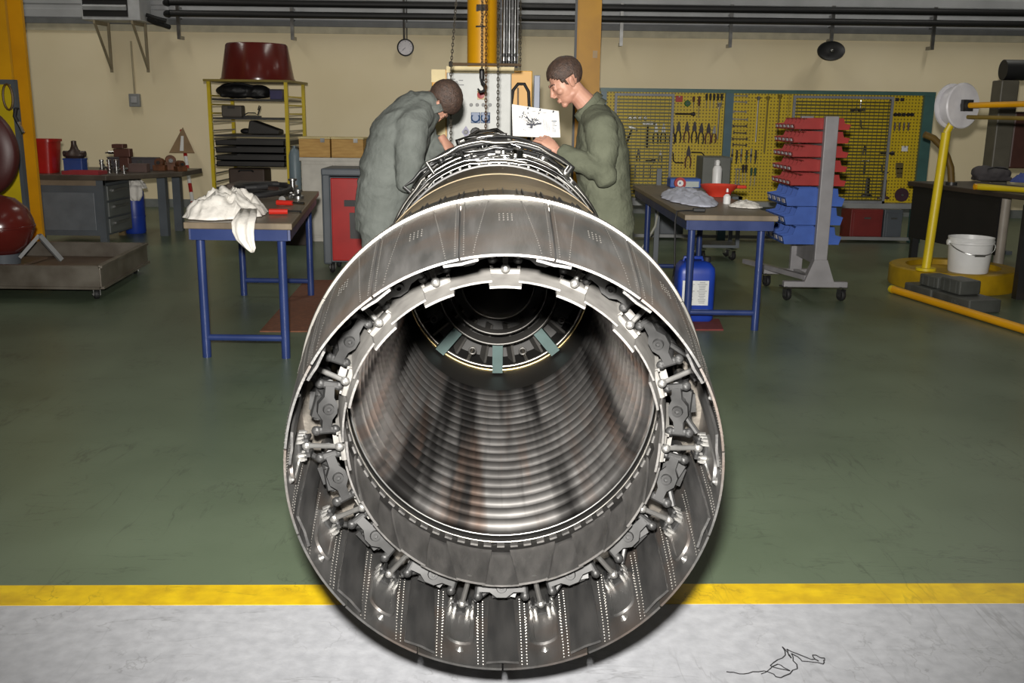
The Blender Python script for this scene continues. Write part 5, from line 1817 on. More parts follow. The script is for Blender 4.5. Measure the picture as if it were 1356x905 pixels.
# ---- chains of the overhead hoist
def chain(label, p0, p1, pitch=0.02, hook=False, group='hoist chains over the engine', m=None):
    p0, p1 = Vector(p0), Vector(p1)
    t = thing('chain', label, 'chain', p1, 0, group)
    d = p0 - p1
    n = int(d.length / pitch)
    u = d.normalized()
    x = u.cross(Vector((0, 1, 0))).normalized()
    y = u.cross(x)
    mb = MB()
    for i in range(n):
        c = u * (pitch * (i + 0.5))
        s = x if i % 2 else y
        pts = []
        for k in range(8):
            a = 2 * PI * k / 8
            pts.append(c + u * (pitch * 0.66 * math.cos(a)) + s * (0.0062 * math.sin(a)))
        mb.tube(pts, 0.0028, 4, closed=True)
    mb.obj('chain_run', m or mat('chain_dull', S(88, 82, 72), 0.5, 0.4), t, 60)
    if hook:
        MB().cyl((0, 0, 0.03), (0, 0, -0.04), 0.018, n=10).obj('swivel', M_BLACK, t)
        MB().tube([(0, 0, -0.03), (0.0, 0, -0.06), (0.025, 0, -0.09), (0.02, 0, -0.125), (-0.01, 0, -0.135), (-0.03, 0, -0.11)], [0.011, 0.012, 0.013, 0.012, 0.01, 0.006], 8).obj('hook', M_BLACK, t)
    return t


CYY = 6.4
a_, b_ = P(597, 92, CYY), P(597, 195, CYY)
top = P(604, 2, CYY)
chain('dark hoist chain passing beside the stooping man, its lower straight run', a_, b_ + Vector((0, 0, -0.06)))
chain('dark hoist chain running slantwise up from the spreader rod', a_ + (top - a_) * 6.0, a_)
chain('dark chain ending in a black hook before the grey panel', P(639, -160, CYY + 1.1), P(638, 97, CYY + 1.1), hook=True)
chain('rusty hoist chain hanging over the lamps of the grey panel', P(645, -160, CYY), P(643, 182, CYY), m=mat('chain_rust', S(96, 66, 36), 0.6, 0.4))
chain('hoist chain hanging by the yellow edge of the grey panel', P(661, -160, CYY), P(659, 180, CYY))
chain('thin dark chain beyond the bright tubes', P(690, -160, CYY + 1.2), P(689, 92, CYY + 1.2))
a_, b_ = P(597, 85, CYY + 0.03), P(690, 86, CYY + 0.03)
t = thing('spreader_rod', 'thin horizontal rod linking the hoist chains above the panel', 'rod', a_)
MB().cyl((0, 0, 0), b_ - a_, 0.009, n=8).obj('rod_body', mat('rod_brown', S(80, 62, 40), 0.5), t)
MB().lathe([(0.014, -0.012), (0.02, 0), (0.014, 0.012)], 12, 'x').obj('end_ring', M_DARKMETAL, t)

# ---- second yellow column, nearer the wall
q0, q1 = P(766, 40, 13.0), P(796, 40, 13.0)
hw = (q1.x - q0.x) / 2
t = thing('wall_column', 'flat yellow steel column behind the reading man', 'column', ((q0.x + q1.x) / 2, 13.0, 0))
MB().box2((-hw, 0, 0.02), (hw, 0.02, 6.9)).box2((-0.012, 0.02, 0.02), (0.012, 0.3, 6.9)).box2((-hw, 0.3, 0.02), (hw, 0.32, 6.9)).obj('column_profile', M_YELLOW, t, 0)
MB().box2((-hw - 0.08, -0.08, 0), (hw + 0.08, 0.4, 0.02)).obj('base_plate', M_YELLOW, t, 0)
MB().box2((-hw - 0.04, 0.1, 0.02), (-hw - 0.01, 0.14, 6.5)).obj('conduit', M_DGREY, t, 0)
q = P(788, 72, 13.0)
MB().box((q.x - (q0.x + q1.x) / 2, -0.004, q.z), (0.06, 0.006, 0.09)).obj('sticker', mat('sticker_pale', S(208, 176, 130), 0.5), t, 0)


# ================================================================ the right of the hall
ZR = 0.863
a0, b0 = G(906, 284, ZR), G(1033, 287, ZR)
a1, b1 = G(838, 245, ZR), G(925, 246, ZR)
yn, yf = (a0.y + b0.y) / 2, (a1.y + b1.y) / 2
T2 = trestle_table('work_table', 'blue-legged work table with a dark worn top in front of the yellow tool boards', yn, yf, (a0.x, b0.x), (a1.x, b1.x), ZR, (yn + 0.14, yf - 0.6))


def on_tab(px, py):
    p = G(px, py, ZR)
    return Vector((p.x, p.y, ZR))


p = on_tab(908, 262)
rag('paper_rags', 'flat spread of pale blue-white rags on the table by the tool boards', (p.x, p.y - 0.1, ZR + 0.001), 0.21, 0.8, 0.065, mat('rag_bluewhite', S(206, 210, 226), 0.9, scale=9, bump=0.4, bscale=40), 4.4, res=36)
p = on_tab(966, 271)
rag('cloth_and_glare', 'thin white patch standing for glare on the table by the tool boards', (p.x + 0.08, p.y - 0.2, ZR + 0.001), 0.12, 0.18, 0.035, M_CLOTH, 6.2, res=24, cat='cloth')  # white cloth-shaped patch stands in for glare on the tabletop
p = on_tab(952, 260)
M_ORED = mat('orange_red', S(206, 62, 40), 0.5, col2=S(180, 48, 34))
t = thing('red_basin', 'orange-red wide plastic basin standing on the work table', 'basin', p + Vector((0.0, 0.02, 0)))
MB().lathe([(0, 0), (0.1, 0), (0.115, 0.04), (0.15, 0.07), (0.165, 0.1), (0.158, 0.1), (0.14, 0.072), (0.1, 0.04), (0.08, 0.01), (0, 0.01)], 28). obj('basin_bowl', M_ORED, t)
MB().box((0.19, -0.03, 0.085), (0.09, 0.06, 0.03)).obj('handle', M_ORED, t, 0, bevel=0.015)
p = on_tab(940, 252)
t = thing('spray_can', 'tall white spray can standing behind the red basin', 'can', p + Vector((0.06, 0.0, 0)))
MB().lathe([(0, 0), (0.042, 0), (0.044, 0.01), (0.044, 0.2), (0.03, 0.23), (0, 0.232)], 20).obj('can_body', M_WHITE, t)
MB().lathe([(0.02, 0.232), (0.022, 0.27), (0.012, 0.285), (0, 0.285)], 12).obj('nozzle_cap', M_WHITE, t)
p = on_tab(973, 275)
t = thing('oil_bottle', 'small translucent bottle with a spout at the table edge', 'bottle', p + Vector((0.0, 0.3, 0.001)))
MB().lathe([(0, 0), (0.028, 0), (0.03, 0.01), (0.03, 0.06), (0.012, 0.08), (0.008, 0.12), (0, 0.125)], 14).obj('bottle_body', M_WHITE, t)
MB().cyl((0, 0, 0.08), (0, 0, 0.095), 0.014, n=10).obj('cap', M_RED, t)
p = on_tab(905, 249)
t = thing('blue_case', 'flat blue case with a white label at the far end of the work table', 'case', p + Vector((0.02, 0.12, 0)))
MB().box((0, 0, 0.045), (0.3, 0.22, 0.09)).obj('case_body', mat('case_blue', S(44, 84, 160), 0.45), t, 0, bevel=0.01)
MB().box((0.05, -0.112, 0.035), (0.16, 0.004, 0.055)).obj('label_plate', mat('label_grey', S(168, 176, 172), 0.5), t, 0)
t = thing('red_tape', 'red reel with a white hub beside the flat blue case', 'reel', p + Vector((-0.06, -0.14, 0)))
MB().lathe([(0.03, -0.025), (0.055, -0.025), (0.055, 0.025), (0.03, 0.025), (0.03, -0.025)], 22, 'y', (0, 0, 0.055)).obj('reel_body', M_RED, t)
MB().lathe([(0.012, -0.028), (0.03, -0.028), (0.03, 0.02), (0.012, 0.02)], 16, 'y', (0, 0, 0.055)).obj('hub', M_WHITE, t)
# dark cable from the table down to the canister
p = on_tab(908, 283)
t = thing('hanging_cable', 'thin dark cable hanging off the work table corner', 'cable', (p.x + 0.02, p.y + 0.08, ZR))
MB().tube([(0.06, 0.05, 0.01), (0.0, 0.04, 0.01), (-0.066, 0.03, 0.006), (-0.075, 0.03, -0.06), (-0.06, 0.04, -0.4), (-0.04, 0.2, -0.5), (-0.05, 0.24, -0.7)], 0.007, 6).obj('cable_run', M_RUBBER, t)
MB().box((0.1, 0.05, 0.016), (0.09, 0.04, 0.028)).obj('plug', M_BLACK, t, 0, bevel=0.006)
# pale hose under the table
p = P(868, 292, 10.4)
t = thing('pale_hose', 'pale hose looping down behind the far table leg', 'hose', (p.x, 10.4, 0.005))
MB().tube([(0.02, 0, 0.78), (0.03, 0, 0.6), (0.0, 0, 0.4), (-0.08, 0, 0.25), (-0.2, 0, 0.05), (-0.3, 0.05, 0.012), (-0.5, 0.1, 0.012)], 0.012, 8).obj('hose_run', mat('hose_pale', S(160, 160, 150), 0.5), t)
MB().box((0.02, 0.03, 0.5), (0.05, 0.04, 1.0)).obj('stand_pipe', M_DGREY, t, 0)

# blue canister with its white label, on a red mat
p = G(920, 428)
t = thing('canister', 'blue plastic canister with a white printed label under the work table', 'canister', (p.x, p.y + 0.12, 0.01))
cw, cd = 0.145, 0.125
zc = P(920, 346, p.y).z


def rr_loop(w_, d_, z, e=0.32, n=32):
    out = []
    for i in range(n):
        a = 2 * PI * i / n
        c, s = math.cos(a), math.sin(a)
        out.append(Vector((w_ * math.copysign(abs(c) ** e, c), d_ * math.copysign(abs(s) ** e, s), z)))
    return out + [out[0]]


rows = [rr_loop(cw * k, cd * k, z) for k, z in ((0.9, 0.0), (1, 0.02), (1, zc - 0.11), (0.97, zc - 0.07), (0.75, zc - 0.03), (0.5, zc - 0.02))]
mb = MB().grid(rows)
mb.add(rows[0][:-1], [tuple(range(31, -1, -1))]).add(rows[-1][:-1], [tuple(range(32))])
mb.obj('canister_body', mat('canister_blue', S(24, 56, 150), 0.4, col2=S(20, 48, 130)), t, 50)
MB().tube([(-0.09, 0, zc - 0.04), (-0.085, 0, zc), (0.05, 0, zc), (0.06, 0, zc - 0.04)], 0.014, 8).obj('handle', mat('canister_blue', 0), t)
MB().lathe([(0.03, 0), (0.03, 0.035), (0.025, 0.04), (0, 0.04)], 16, 'z', (0.09, 0, zc - 0.03)).obj('cap', M_RUBBER, t)
lb_ = MB().box((-0.01, -cd - 0.002, zc * 0.47), (0.2, 0.006, 0.19)).obj('label_sheet', mat('label_white', S(206, 208, 206), 0.6), t, 0)
mb = MB()
for k in range(13):
    wd = ri.uniform(0.03, 0.075)
    for c in (-0.055, 0.04):
        mb.box((c, -cd - 0.0055, zc * 0.47 + 0.08 - k * 0.013), (wd, 0.001, 0.004))
mb.obj('small_print', mat('print_grey', S(120, 122, 126), 0.7), lb_, 0, kind='stuff')
mb = MB().box((-0.16, 0.02, 0.2), (0.03, 0.02, 0.03)).obj('tap', mat('canister_blue', 0), t, 0)
c_ = [G(880, 438), G(958, 438), G(952, 424), G(880, 424)]
mt = MB().prism([(q.x - c_[0].x, q.y - c_[0].y) for q in c_], 0.0, 0.01).obj('floor_mat', mat('mat_red', S(112, 44, 42), 0.8, scale=30), None, 0, loc=(c_[0].x, c_[0].y, 0))
tag(mt, 'thin dull red mat under the blue canister', 'mat')

# dark grey cart behind the table, on bright casters
CYR = 10.75
k0, k1 = P(930, 230, CYR), P(985, 230, CYR)
kz1, kz0 = P(945, 208, CYR).z, 0.35
kw = (k1.x - k0.x) / 2
t = thing('grey_cart', 'dark grey cart with bright casters behind the work table', 'cart', ((k0.x + k1.x) / 2, CYR, 0))
MB().box2((-kw, 0, kz0), (kw * 0.36, 0.4, kz1)).obj('cabinet_body', mat('cart_grey', S(92, 94, 88), 0.45), t, 0, bevel=0.01)
MB().box2((-kw * 0.45, -0.008, kz0 + 0.05), (-kw * 0.4, 0.0, kz1 - 0.03)).obj('seam_strip', M_STEEL, t, 0)
MB().box2((-kw, 0, 0.14), (kw, 0.4, 0.17)).box2((-kw, 0, 0.17), (-kw + 0.04, 0.04, kz0)).box2((kw - 0.04, 0, 0.17), (kw, 0.04, 0.7)).box2((kw - 0.04, 0.36, 0.17), (kw, 0.4, 0.7)).box2((kw * 0.3, 0, 0.67), (kw, 0.4, 0.7)).obj('frame', M_DGREY, t, 0)
for x in (-kw + 0.05, kw - 0.06):
    for y in (0.05, 0.35):
        caster(t, x, y, 0.05, 0.0, M_CHROME, 0.5)

# ---- yellow tool boards behind, standing on a low base
BYY = 12.6


def bp(px, py):
    return P(px, py, BYY)


XB0, XB1 = bp(792, 200).x, bp(1229, 200).x
ZB1 = (bp(880, 122).z + bp(1200, 127).z) / 2
ZB0 = (bp(900, 262).z + bp(1180, 271).z) / 2
tb = thing('tool_board', 'yellow tool boards in a teal frame along the back of the hall', 'tool board', ((XB0 + XB1) / 2, BYY, 0))
o = Vector(tb.location)
M_BOARD = mat('board_yellow', S(204, 176, 14), 0.5, col2=S(186, 160, 14), scale=2)
# perforation: rows of small dark holes
nt = M_BOARD.node_tree
bs = nt.nodes['Principled BSDF']
src = bs.inputs['Base Color'].links[0].from_socket
tc = nd(M_BOARD, 'ShaderNodeTexCoord')
mp = nd(M_BOARD, 'ShaderNodeMapping')
mp.inputs['Scale'].default_value = (25, 0, 25)
nt.links.new(tc.outputs['Object'], mp.inputs['Vector'])
fr_ = nd(M_BOARD, 'ShaderNodeVectorMath', operation='FRACTION')
nt.links.new(mp.outputs['Vector'], fr_.inputs[0])
sb = nd(M_BOARD, 'ShaderNodeVectorMath', operation='DISTANCE')
sb.inputs[1].default_value = (0.5, 0, 0.5)
nt.links.new(fr_.outputs[0], sb.inputs[0])
ls = nd(M_BOARD, 'ShaderNodeMath', operation='LESS_THAN')
ls.inputs[1].default_value = 0.24
nt.links.new(sb.outputs['Value'], ls.inputs[0])
mx = nd(M_BOARD, 'ShaderNodeMix', data_type='RGBA')
nt.links.new(ls.outputs[0], mx.inputs['Factor'])
nt.links.new(src, mx.inputs['A'])
mx.inputs['B'].default_value = (*S(110, 92, 12), 1)
nt.links.new(mx.outputs['Result'], bs.inputs['Base Color'])
xs = [XB0, bp(888, 200).x, bp(959, 200).x, bp(1040, 200).x, bp(1172, 200).x, XB1]
for k in range(5):
    MB().box2((xs[k] - o.x + 0.004, 0, ZB0), (xs[k + 1] - o.x - 0.004, 0.02, ZB1)).obj('back_panel', M_BOARD, tb, 0)
M_TEALG = mat('frame_teal', S(64, 100, 96), 0.4)
MB().box2((XB0 - o.x, -0.06, ZB1), (XB1 - o.x, 0.05, ZB1 + 0.045)).obj('top_rail', M_TEALG, tb, 0)
for px, wd in ((797, 0.07), (961, 0.1), (1222, 0.13)):
    x = bp(px, 200).x - o.x
    MB().box2((x - wd / 2, -0.05, 0.0), (x + wd / 2, 0.06, ZB1)).obj('frame_post', mat('frame_bluegreen', S(70, 100, 112), 0.4) if px < 1200 else M_TEALG, tb, 0)
MB().box2((XB0 - o.x, -0.2, ZB0 - 0.06), (XB1 - o.x, 0.05, ZB0)).obj('ledge', M_GREY, tb, 0)
zlow = bp(1000, 316).z
MB().box2((XB0 - o.x, -0.02, max(0.02, zlow)), (XB1 - o.x, 0.03, max(0.02, zlow) + 0.04)).obj('bottom_rail', M_GREY, tb, 0)
# sliding wire screens
for pa, pb in ((810, 887), (1041, 1171)):
    xa_, xb_ = bp(pa, 200).x - o.x, bp(pb, 200).x - o.x
    zz1 = ZB1 - 0.05
    fo = MB().box2((xa_, -0.17, zz1), (xb_, -0.14, zz1 + 0.03)).box2((xa_, -0.17, ZB0 + 0.0), (xb_, -0.14, ZB0 + 0.03)).box2((xa_, -0.17, ZB0), (xa_ + 0.03, -0.14, zz1)).box2((xb_ - 0.03, -0.17, ZB0), (xb_, -0.14, zz1)).obj('screen_frame', mat('screen_grey', S(128, 130, 134), 0.45), tb, 0)
    mb = MB()
    n = 32
    for i in range(1, n):
        z = ZB0 + (zz1 - ZB0) * i / n
        mb.box(((xa_ + xb_) / 2, -0.155, z), (xb_ - xa_ - 0.03, 0.008, 0.015))
    m_ = int((xb_ - xa_) / 0.055)
    for i in range(1, m_):
        mb.box((xa_ + (xb_ - xa_) * i / m_, -0.15, (ZB0 + zz1) / 2), (0.005, 0.005, zz1 - ZB0 - 0.03))
    mb.obj('wire_mesh', mat('wire_olive', S(84, 82, 50), 0.45, 0.3), fo, 0, kind='stuff')
# low red and grey cabinets under the ledge
for k, (pa, pb, m_, lab) in enumerate(((1126, 1168, mat('cab_red', S(120, 30, 26), 0.5), 'low dark red cabinet under the tool boards by the bin trolley'), (1170, 1194, M_DGREY, 'low grey box under the end of the tool boards'), (872, 905, M_DGREY, 'low slate cabinet under the tool boards behind the work table'))):
    xa_, xb_ = P(pa, 300, BYY + 0.1).x, P(pb, 300, BYY + 0.1).x
    t = thing('low_cabinet', lab, 'cabinet', ((xa_ + xb_) / 2, BYY + 0.1, 0))
    hh = ZB0 - 0.1
    wd = xb_ - xa_
    MB().box2((-wd / 2, 0, 0.02), (wd / 2, 0.4, hh)).obj('carcass', m_, t, 0, bevel=0.006)
    MB().box2((-wd / 2 + 0.03, -0.012, 0.06), (wd / 2 - 0.03, 0.0, hh - 0.04)).obj('door', m_, t, 0, bevel=0.004)
    MB().box2((-0.04, -0.03, hh - 0.12), (0.04, -0.012, hh - 0.1)).obj('handle', M_STEEL, t, 0)

# ---- the tools on the boards
M_TOOLD = mat('tool_dark', S(46, 40, 44), 0.45, 0.3)
M_TOOLB = mat('tool_bright', S(206, 204, 196), 0.25, 0.9)
M_GRIPS = [M_TOOLD, mat('grip_black', S(32, 30, 34), 0.5), mat('grip_brown', S(84, 46, 40), 0.5), mat('grip_green', S(44, 78, 60), 0.5)]
PXM = 1300.0 / (BYY * math.cos(PITCH) + 0.2)          # pixels per metre there


def tool(kind, px, py, size, label, group, m=None, m2=None, ang=0.0, hang=0.0):
    """size: length in photograph pixels; ang: turn in the board's plane, degrees"""
    p = bp(px, py)
    L_ = size / PXM
    t = thing({'plier': 'pliers', 'driver': 'screwdriver', 'spanner': 'spanner', 'rod': 'long_bar', 'hammer': 'hammer', 'socket': 'socket', 'plate': 'tool_plate', 'hook': 'hex_key', 'disc': 'grinding_disc', 'punch': 'punch', 'spindle': 'spindle'}[kind],
              label, {'plier': 'pliers', 'driver': 'screwdriver', 'spanner': 'spanner', 'rod': 'bar', 'hammer': 'hammer', 'socket': 'socket', 'plate': 'plate', 'hook': 'hex key', 'disc': 'disc', 'punch': 'punch', 'spindle': 'spindle'}[kind],
              (p.x, BYY - 0.024 - hang - (0.02 if kind == 'spindle' else 0), p.z), 0, group)
    t.rotation_euler = (0, R(ang), 0)
    m = m or M_TOOLD
    m2 = m2 or M_TOOLB
    XZ = Matrix.Rotation(PI / 2, 4, 'X')
    if kind == 'plier':
        for s in (-1, 1):
            MB().tube([(s * 0.006, 0, L_ * 0.12), (s * L_ * 0.1, 0, -L_ * 0.05), (s * L_ * 0.13, 0, -L_ * 0.25), (s * L_ * 0.1, 0, -L_ * 0.5)], [0.008, 0.0095, 0.01, 0.008], 8).obj('handle', m, t)
        MB().prism([(-L_ * 0.09, L_ * 0.05), (L_ * 0.09, L_ * 0.05), (L_ * 0.1, L_ * 0.2), (L_ * 0.025, L_ * 0.5), (-L_ * 0.025, L_ * 0.5), (-L_ * 0.1, L_ * 0.2)], -0.01, 0.01, XZ).cyl((0, -0.014, L_ * 0.12), (0, 0.01, L_ * 0.12), 0.012, n=8).obj('jaw', m2 if m2 is not M_TOOLB else M_TOOLD, t, 0)
    elif kind == 'driver':
        MB().lathe([(0, L_ * 0.5), (0.014, L_ * 0.48), (0.017, L_ * 0.3), (0.013, L_ * 0.12), (0.016, L_ * 0.08), (0.006, L_ * 0.05), (0, L_ * 0.05)], 10).obj('handle', m, t)
        MB().cyl((0, 0, L_ * 0.06), (0, 0, -L_ * 0.5), 0.006, 0.005, 8).obj('blade', m2, t)
    elif kind == 'spanner':
        w_ = max(0.008, L_ * 0.035)
        MB().box((0, 0, 0), (w_ * 1.6, 0.008, L_ * 0.8)).obj('shank', m, t, 0)
        for s in (-1, 1):
            MB().prism([(-w_ * 1.6, 0), (w_ * 1.6, 0), (w_ * 2.1, L_ * 0.08), (w_ * 1.3, L_ * 0.14), (w_ * 0.6, L_ * 0.07), (-w_ * 0.6, L_ * 0.07), (-w_ * 1.3, L_ * 0.14), (-w_ * 2.1, L_ * 0.08)], -0.006, 0.006, Matrix.Translation((0, 0, s * L_ * 0.36)) @ XZ @ Matrix.Scale(s, 4, (0, 1, 0))).obj('jaw', m, t, 0)
    elif kind == 'rod':
        MB().cyl((0, 0, -L_ / 2), (0, 0, L_ / 2 - 0.04), 0.011, n=8).obj('bar_shaft', m, t)
        MB().cyl((0, 0, L_ / 2 - 0.05), (0, 0, L_ / 2), 0.02, n=10).cyl((-0.03, 0, L_ / 2 - 0.02), (0.03, 0, L_ / 2 - 0.02), 0.008, n=8).obj('head', m, t)
    elif kind == 'hammer':
        MB().tube([(0, 0, -L_ / 2), (0, 0, -L_ * 0.2), (0, 0, L_ * 0.4)], [0.015, 0.016, 0.011], 8).obj('handle', m, t)
        MB().box((0, 0, L_ * 0.42), (L_ * 0.42, 0.03, L_ * 0.13)).cyl((L_ * 0.2, 0, L_ * 0.42), (L_ * 0.28, 0, L_ * 0.42), 0.02, n=10).obj('head', m2, t, 0, bevel=0.004)
    elif kind == 'socket':
        MB().lathe([(0.006, -0.02), (L_ * 0.3, -0.02), (L_ * 0.4, -0.01), (L_ * 0.4, 0.02), (0, 0.02)], 12, 'y').obj('socket_body', m, t)
        MB().lathe([(L_ * 0.12, -0.022), (L_ * 0.24, -0.022), (L_ * 0.24, -0.01)], 6, 'y').obj('bore', M_BLACK, t, 0)
    elif kind == 'plate':
        MB().box((0, 0, 0), (L_, 0.012, L_ * 0.85)).obj('plate_body', m, t, 0, bevel=0.003)
        MB().cyl((0, -0.012, L_ * 0.3), (0, 0.01, L_ * 0.3), 0.008, n=8).obj('peg', M_STEEL, t)
    elif kind == 'hook':
        MB().tube([(-L_ * 0.3, 0, L_ * 0.4), (-L_ * 0.25, 0, -L_ * 0.2), (-L_ * 0.1, 0, -L_ * 0.35), (L_ * 0.5, 0, -L_ * 0.36)], 0.009, 8).obj('key_body', m, t)
        MB().cyl((-L_ * 0.3, -0.012, L_ * 0.36), (-L_ * 0.3, 0.012, L_ * 0.36), 0.006, n=6).obj('peg', M_STEEL, t)
    elif kind == 'disc':
        MB().lathe([(0, -0.02), (L_ * 0.1, -0.02), (L_ * 0.12, -0.012), (L_ * 0.5, -0.012), (L_ * 0.5, 0.01), (0, 0.01)], 28, 'y').obj('disc_body', m, t)
        MB().cyl((0, -0.03, 0), (0, 0, 0), 0.014, n=8).obj('peg', M_STEEL, t)
    elif kind == 'punch':
        MB().lathe([(0, L_ * 0.5), (0.012, L_ * 0.5), (0.012, -L_ * 0.1), (0.006, -L_ * 0.5), (0, -L_ * 0.5)], 8).obj('shaft', m, t)
        MB().lathe([(0.013, L_ * 0.1), (0.016, 0.0), (0.013, -L_ * 0.08)], 8).obj('grip', m2, t)
    elif kind == 'spindle':
        MB().lathe([(0, -L_ * 0.5), (L_ * 0.32, -L_ * 0.5), (L_ * 0.32, -L_ * 0.42), (L_ * 0.14, -L_ * 0.36), (L_ * 0.11, 0.2 * L_), (L_ * 0.13, L_ * 0.4), (L_ * 0.08, L_ * 0.5), (0, L_ * 0.5)], 14).obj('spindle_body', m, t).scale = (1, 0.4, 1)
        MB().cyl((0, -0.03, L_ * 0.3), (0, 0.012, L_ * 0.3), 0.008, n=6).obj('peg', M_STEEL, t)
    return t


ORD = ['first', 'second', 'third', 'fourth', 'fifth', 'sixth', 'seventh', 'eighth', 'ninth']
for k, px in enumerate((890, 898, 909, 919, 928, 937.5)):
    tool('plier', px, 175 + (k in (0, 4, 5)) * 2, 27, 'dark pliers in the middle row between screen and teal post, %s from the wire screen' % ORD[k], 'pliers in the middle row', M_GRIPS[k % 3])
tool('plier', 945, 178, 22, 'small bright-jawed pliers next to the teal post', None, M_GRIPS[2], M_STEEL)
tool('plier', 911, 208, 28, 'single dark red pliers hanging below the middle row', None, M_GRIPS[2])
tool('hook', 896, 209, 18, 'dark angled key beside the single lower pliers', None)
tool('hook', 926, 210, 22, 'dark hooked bar near the grey cart top', None, ang=180)
tool('plate', 899, 131, 9, 'red square plate at the top of the yellow board', None, M_RED)
tool('socket', 910, 137, 10, 'green and orange holder next to the red square plate', None, mat('holder_green', S(50, 110, 60), 0.5))
tool('driver', 918, 136, 16, 'short brown-handled screwdriver by the green holder', None, M_GRIPS[2])
tool('driver', 925, 142, 28, 'long brown-handled screwdriver by the green holder', None, M_GRIPS[2])
tool('rod', 907, 151, 26, 'dark bar lying level under the red square plate', None, M_TOOLD, ang=90)
for k, px in enumerate((935, 940, 945, 950, 955)):
    tool('driver', px, 134, 19, 'black-handled screwdriver at the top by the teal post, %s of five' % ORD[k], 'black screwdrivers at the top', M_GRIPS[1])
tool('rod', 950, 160, 46, 'bright upright bar just beside the teal post', None, M_TOOLB, hang=0.05)
for k, (px, py, sz) in enumerate(((833, 180, 26), (857, 178, 34), (868, 177, 26), (878, 177, 26))):
    tool('hammer' if k < 2 else 'plier', px, py, sz, ('slanting hammer', 'long dark hammer', 'dark pliers', 'dark pliers close to the screen frame')[k] + ' behind the wire screen near the reading man', None, M_TOOLD, M_STEEL, ang=(20, 0, 0, 0)[k])
for k, px in enumerate((834, 840, 847, 854)):
    tool('socket', px, 157, 7, 'bright socket in the upper row behind the wire screen, %s from the reading man' % ORD[k], 'sockets behind the wire screen', M_TOOLB)
tool('plier', 845, 205, 16, 'small dark pliers low behind the wire screen', None)
tool('rod', 861, 213, 13, 'short dark bar lying level behind the wire screen', None, ang=90)
tool('plier', 874, 207, 15, 'small bright pliers low behind the wire screen', None, M_TOOLB, M_STEEL)
for k, px in enumerate((834, 841, 852, 861, 875)):
    tool('spanner', px, 227, 19, 'dull spanner in the lowest row behind the wire screen, %s from the reading man' % ORD[k], 'spanners low behind the screen', M_TOOLD)
for k, py in enumerate((127, 135, 148, 158, 167, 176, 184, 192)):
    tool('spanner', 979, py, 23 - (k % 3) * 2, 'level spanner in the column beside the teal post, %s from the top' % ORD[k], 'level spanners by the teal post', M_STEEL if k < 4 else M_TOOLD, ang=90 + (k % 2) * 2)
tool('rod', 1002, 158, 58, 'long bright bar on the open yellow panel', None, M_TOOLB)
tool('rod', 1014, 165, 72, 'long dull bar beside the long bright bar', None, mat('tool_olive', S(120, 104, 30), 0.5))
tool('rod', 1030, 160, 66, 'long dull bar next to the second wire screen', None, mat('tool_olive', 0))
for k, px in enumerate((969, 975, 981, 988, 994, 1000)):
    tool('punch', px, 206 + (k % 2) * 2, 18, 'short punch in the lower row of the open panel, %s from the teal post' % ORD[k], 'punches on the open panel', (M_STEEL, M_TOOLD)[k % 2], M_GRIPS[k % 4])
for k, px in enumerate((974, 978, 983, 987, 994, 999)):
    tool('spanner' if k < 2 else 'driver', px, 234 - (k in (2, 3)) * 4, 24, 'upright tool in the lowest row of the open panel, %s from the teal post' % ORD[k], 'upright tools in the lowest row', (M_STEEL, M_STEEL, M_TOOLD, M_TOOLD, M_GRIPS[3], M_GRIPS[3])[k])
tool('punch', 1052, 137, 14, 'bright punch at the top behind the second wire screen', None, M_TOOLB)
for k in range(4):
    tool('socket', 1128 + k * 5, 146 - k % 2, 6, 'small socket high behind the second wire screen, %s from the trolley mast' % ORD[k], 'sockets behind the second screen', (M_TOOLD, M_STEEL)[k % 2])
tool('punch', 1139, 138, 10, 'bright pin above the small sockets', None, M_TOOLB)
tool('hook', 1143, 165, 14, 'small dark key halfway up the second wire screen', None)
tool('plier', 1144, 199, 14, 'small dark pliers low behind the second wire screen', None)
tool('hammer', 1144, 221, 18, 'small dark hammer low behind the second wire screen', None)
tool('spindle', 1147, 248, 24, 'dark spindle at the foot of the second wire screen', None)
for k, px in enumerate((1180, 1187, 1194)):
    tool('plate', px, 132, 5, 'tiny dark plate in the top row of the end panel, %s from the screen' % ORD[k], 'tiny plates on the end panel')
for k, px in enumerate((1185, 1190, 1196, 1202, 1207)):
    tool('socket', px, 152, 6, 'small dark socket in the upper row of the end panel, %s from the screen' % ORD[k], 'sockets on the end panel', M_TOOLD)
for k, px in enumerate((1184, 1190, 1196, 1202)):
    tool('punch', px, 168, 11, 'short punch in the second row of the end panel, %s from the screen' % ORD[k], 'punches on the end panel', M_TOOLD, M_GRIPS[2])
tool('rod', 1174, 203, 18, 'dark bar lying level on the end panel', None, ang=90)
tool('plate', 1197, 197, 8, 'white glossy plate on the end panel', None, M_WHITE)
tool('hook', 1170, 224, 12, 'small dark key low on the end panel', None)
for k in range(3):
    tool('plate', 1190, 220 + k * 6, 10 - k, 'small dull plate stacked low on the end panel, %s from the top' % ORD[k], 'stacked plates on the end panel', mat('plate_dull', S(96, 84, 40), 0.5))
tool('spindle', 1169, 250, 26, 'dark flanged spindle at the foot of the end panel', None, mat('spindle_plum', S(66, 42, 54), 0.4))
tool('disc', 1193, 258, 18, 'round dark plum disc at the foot of the end panel', None, mat('spindle_plum', 0))

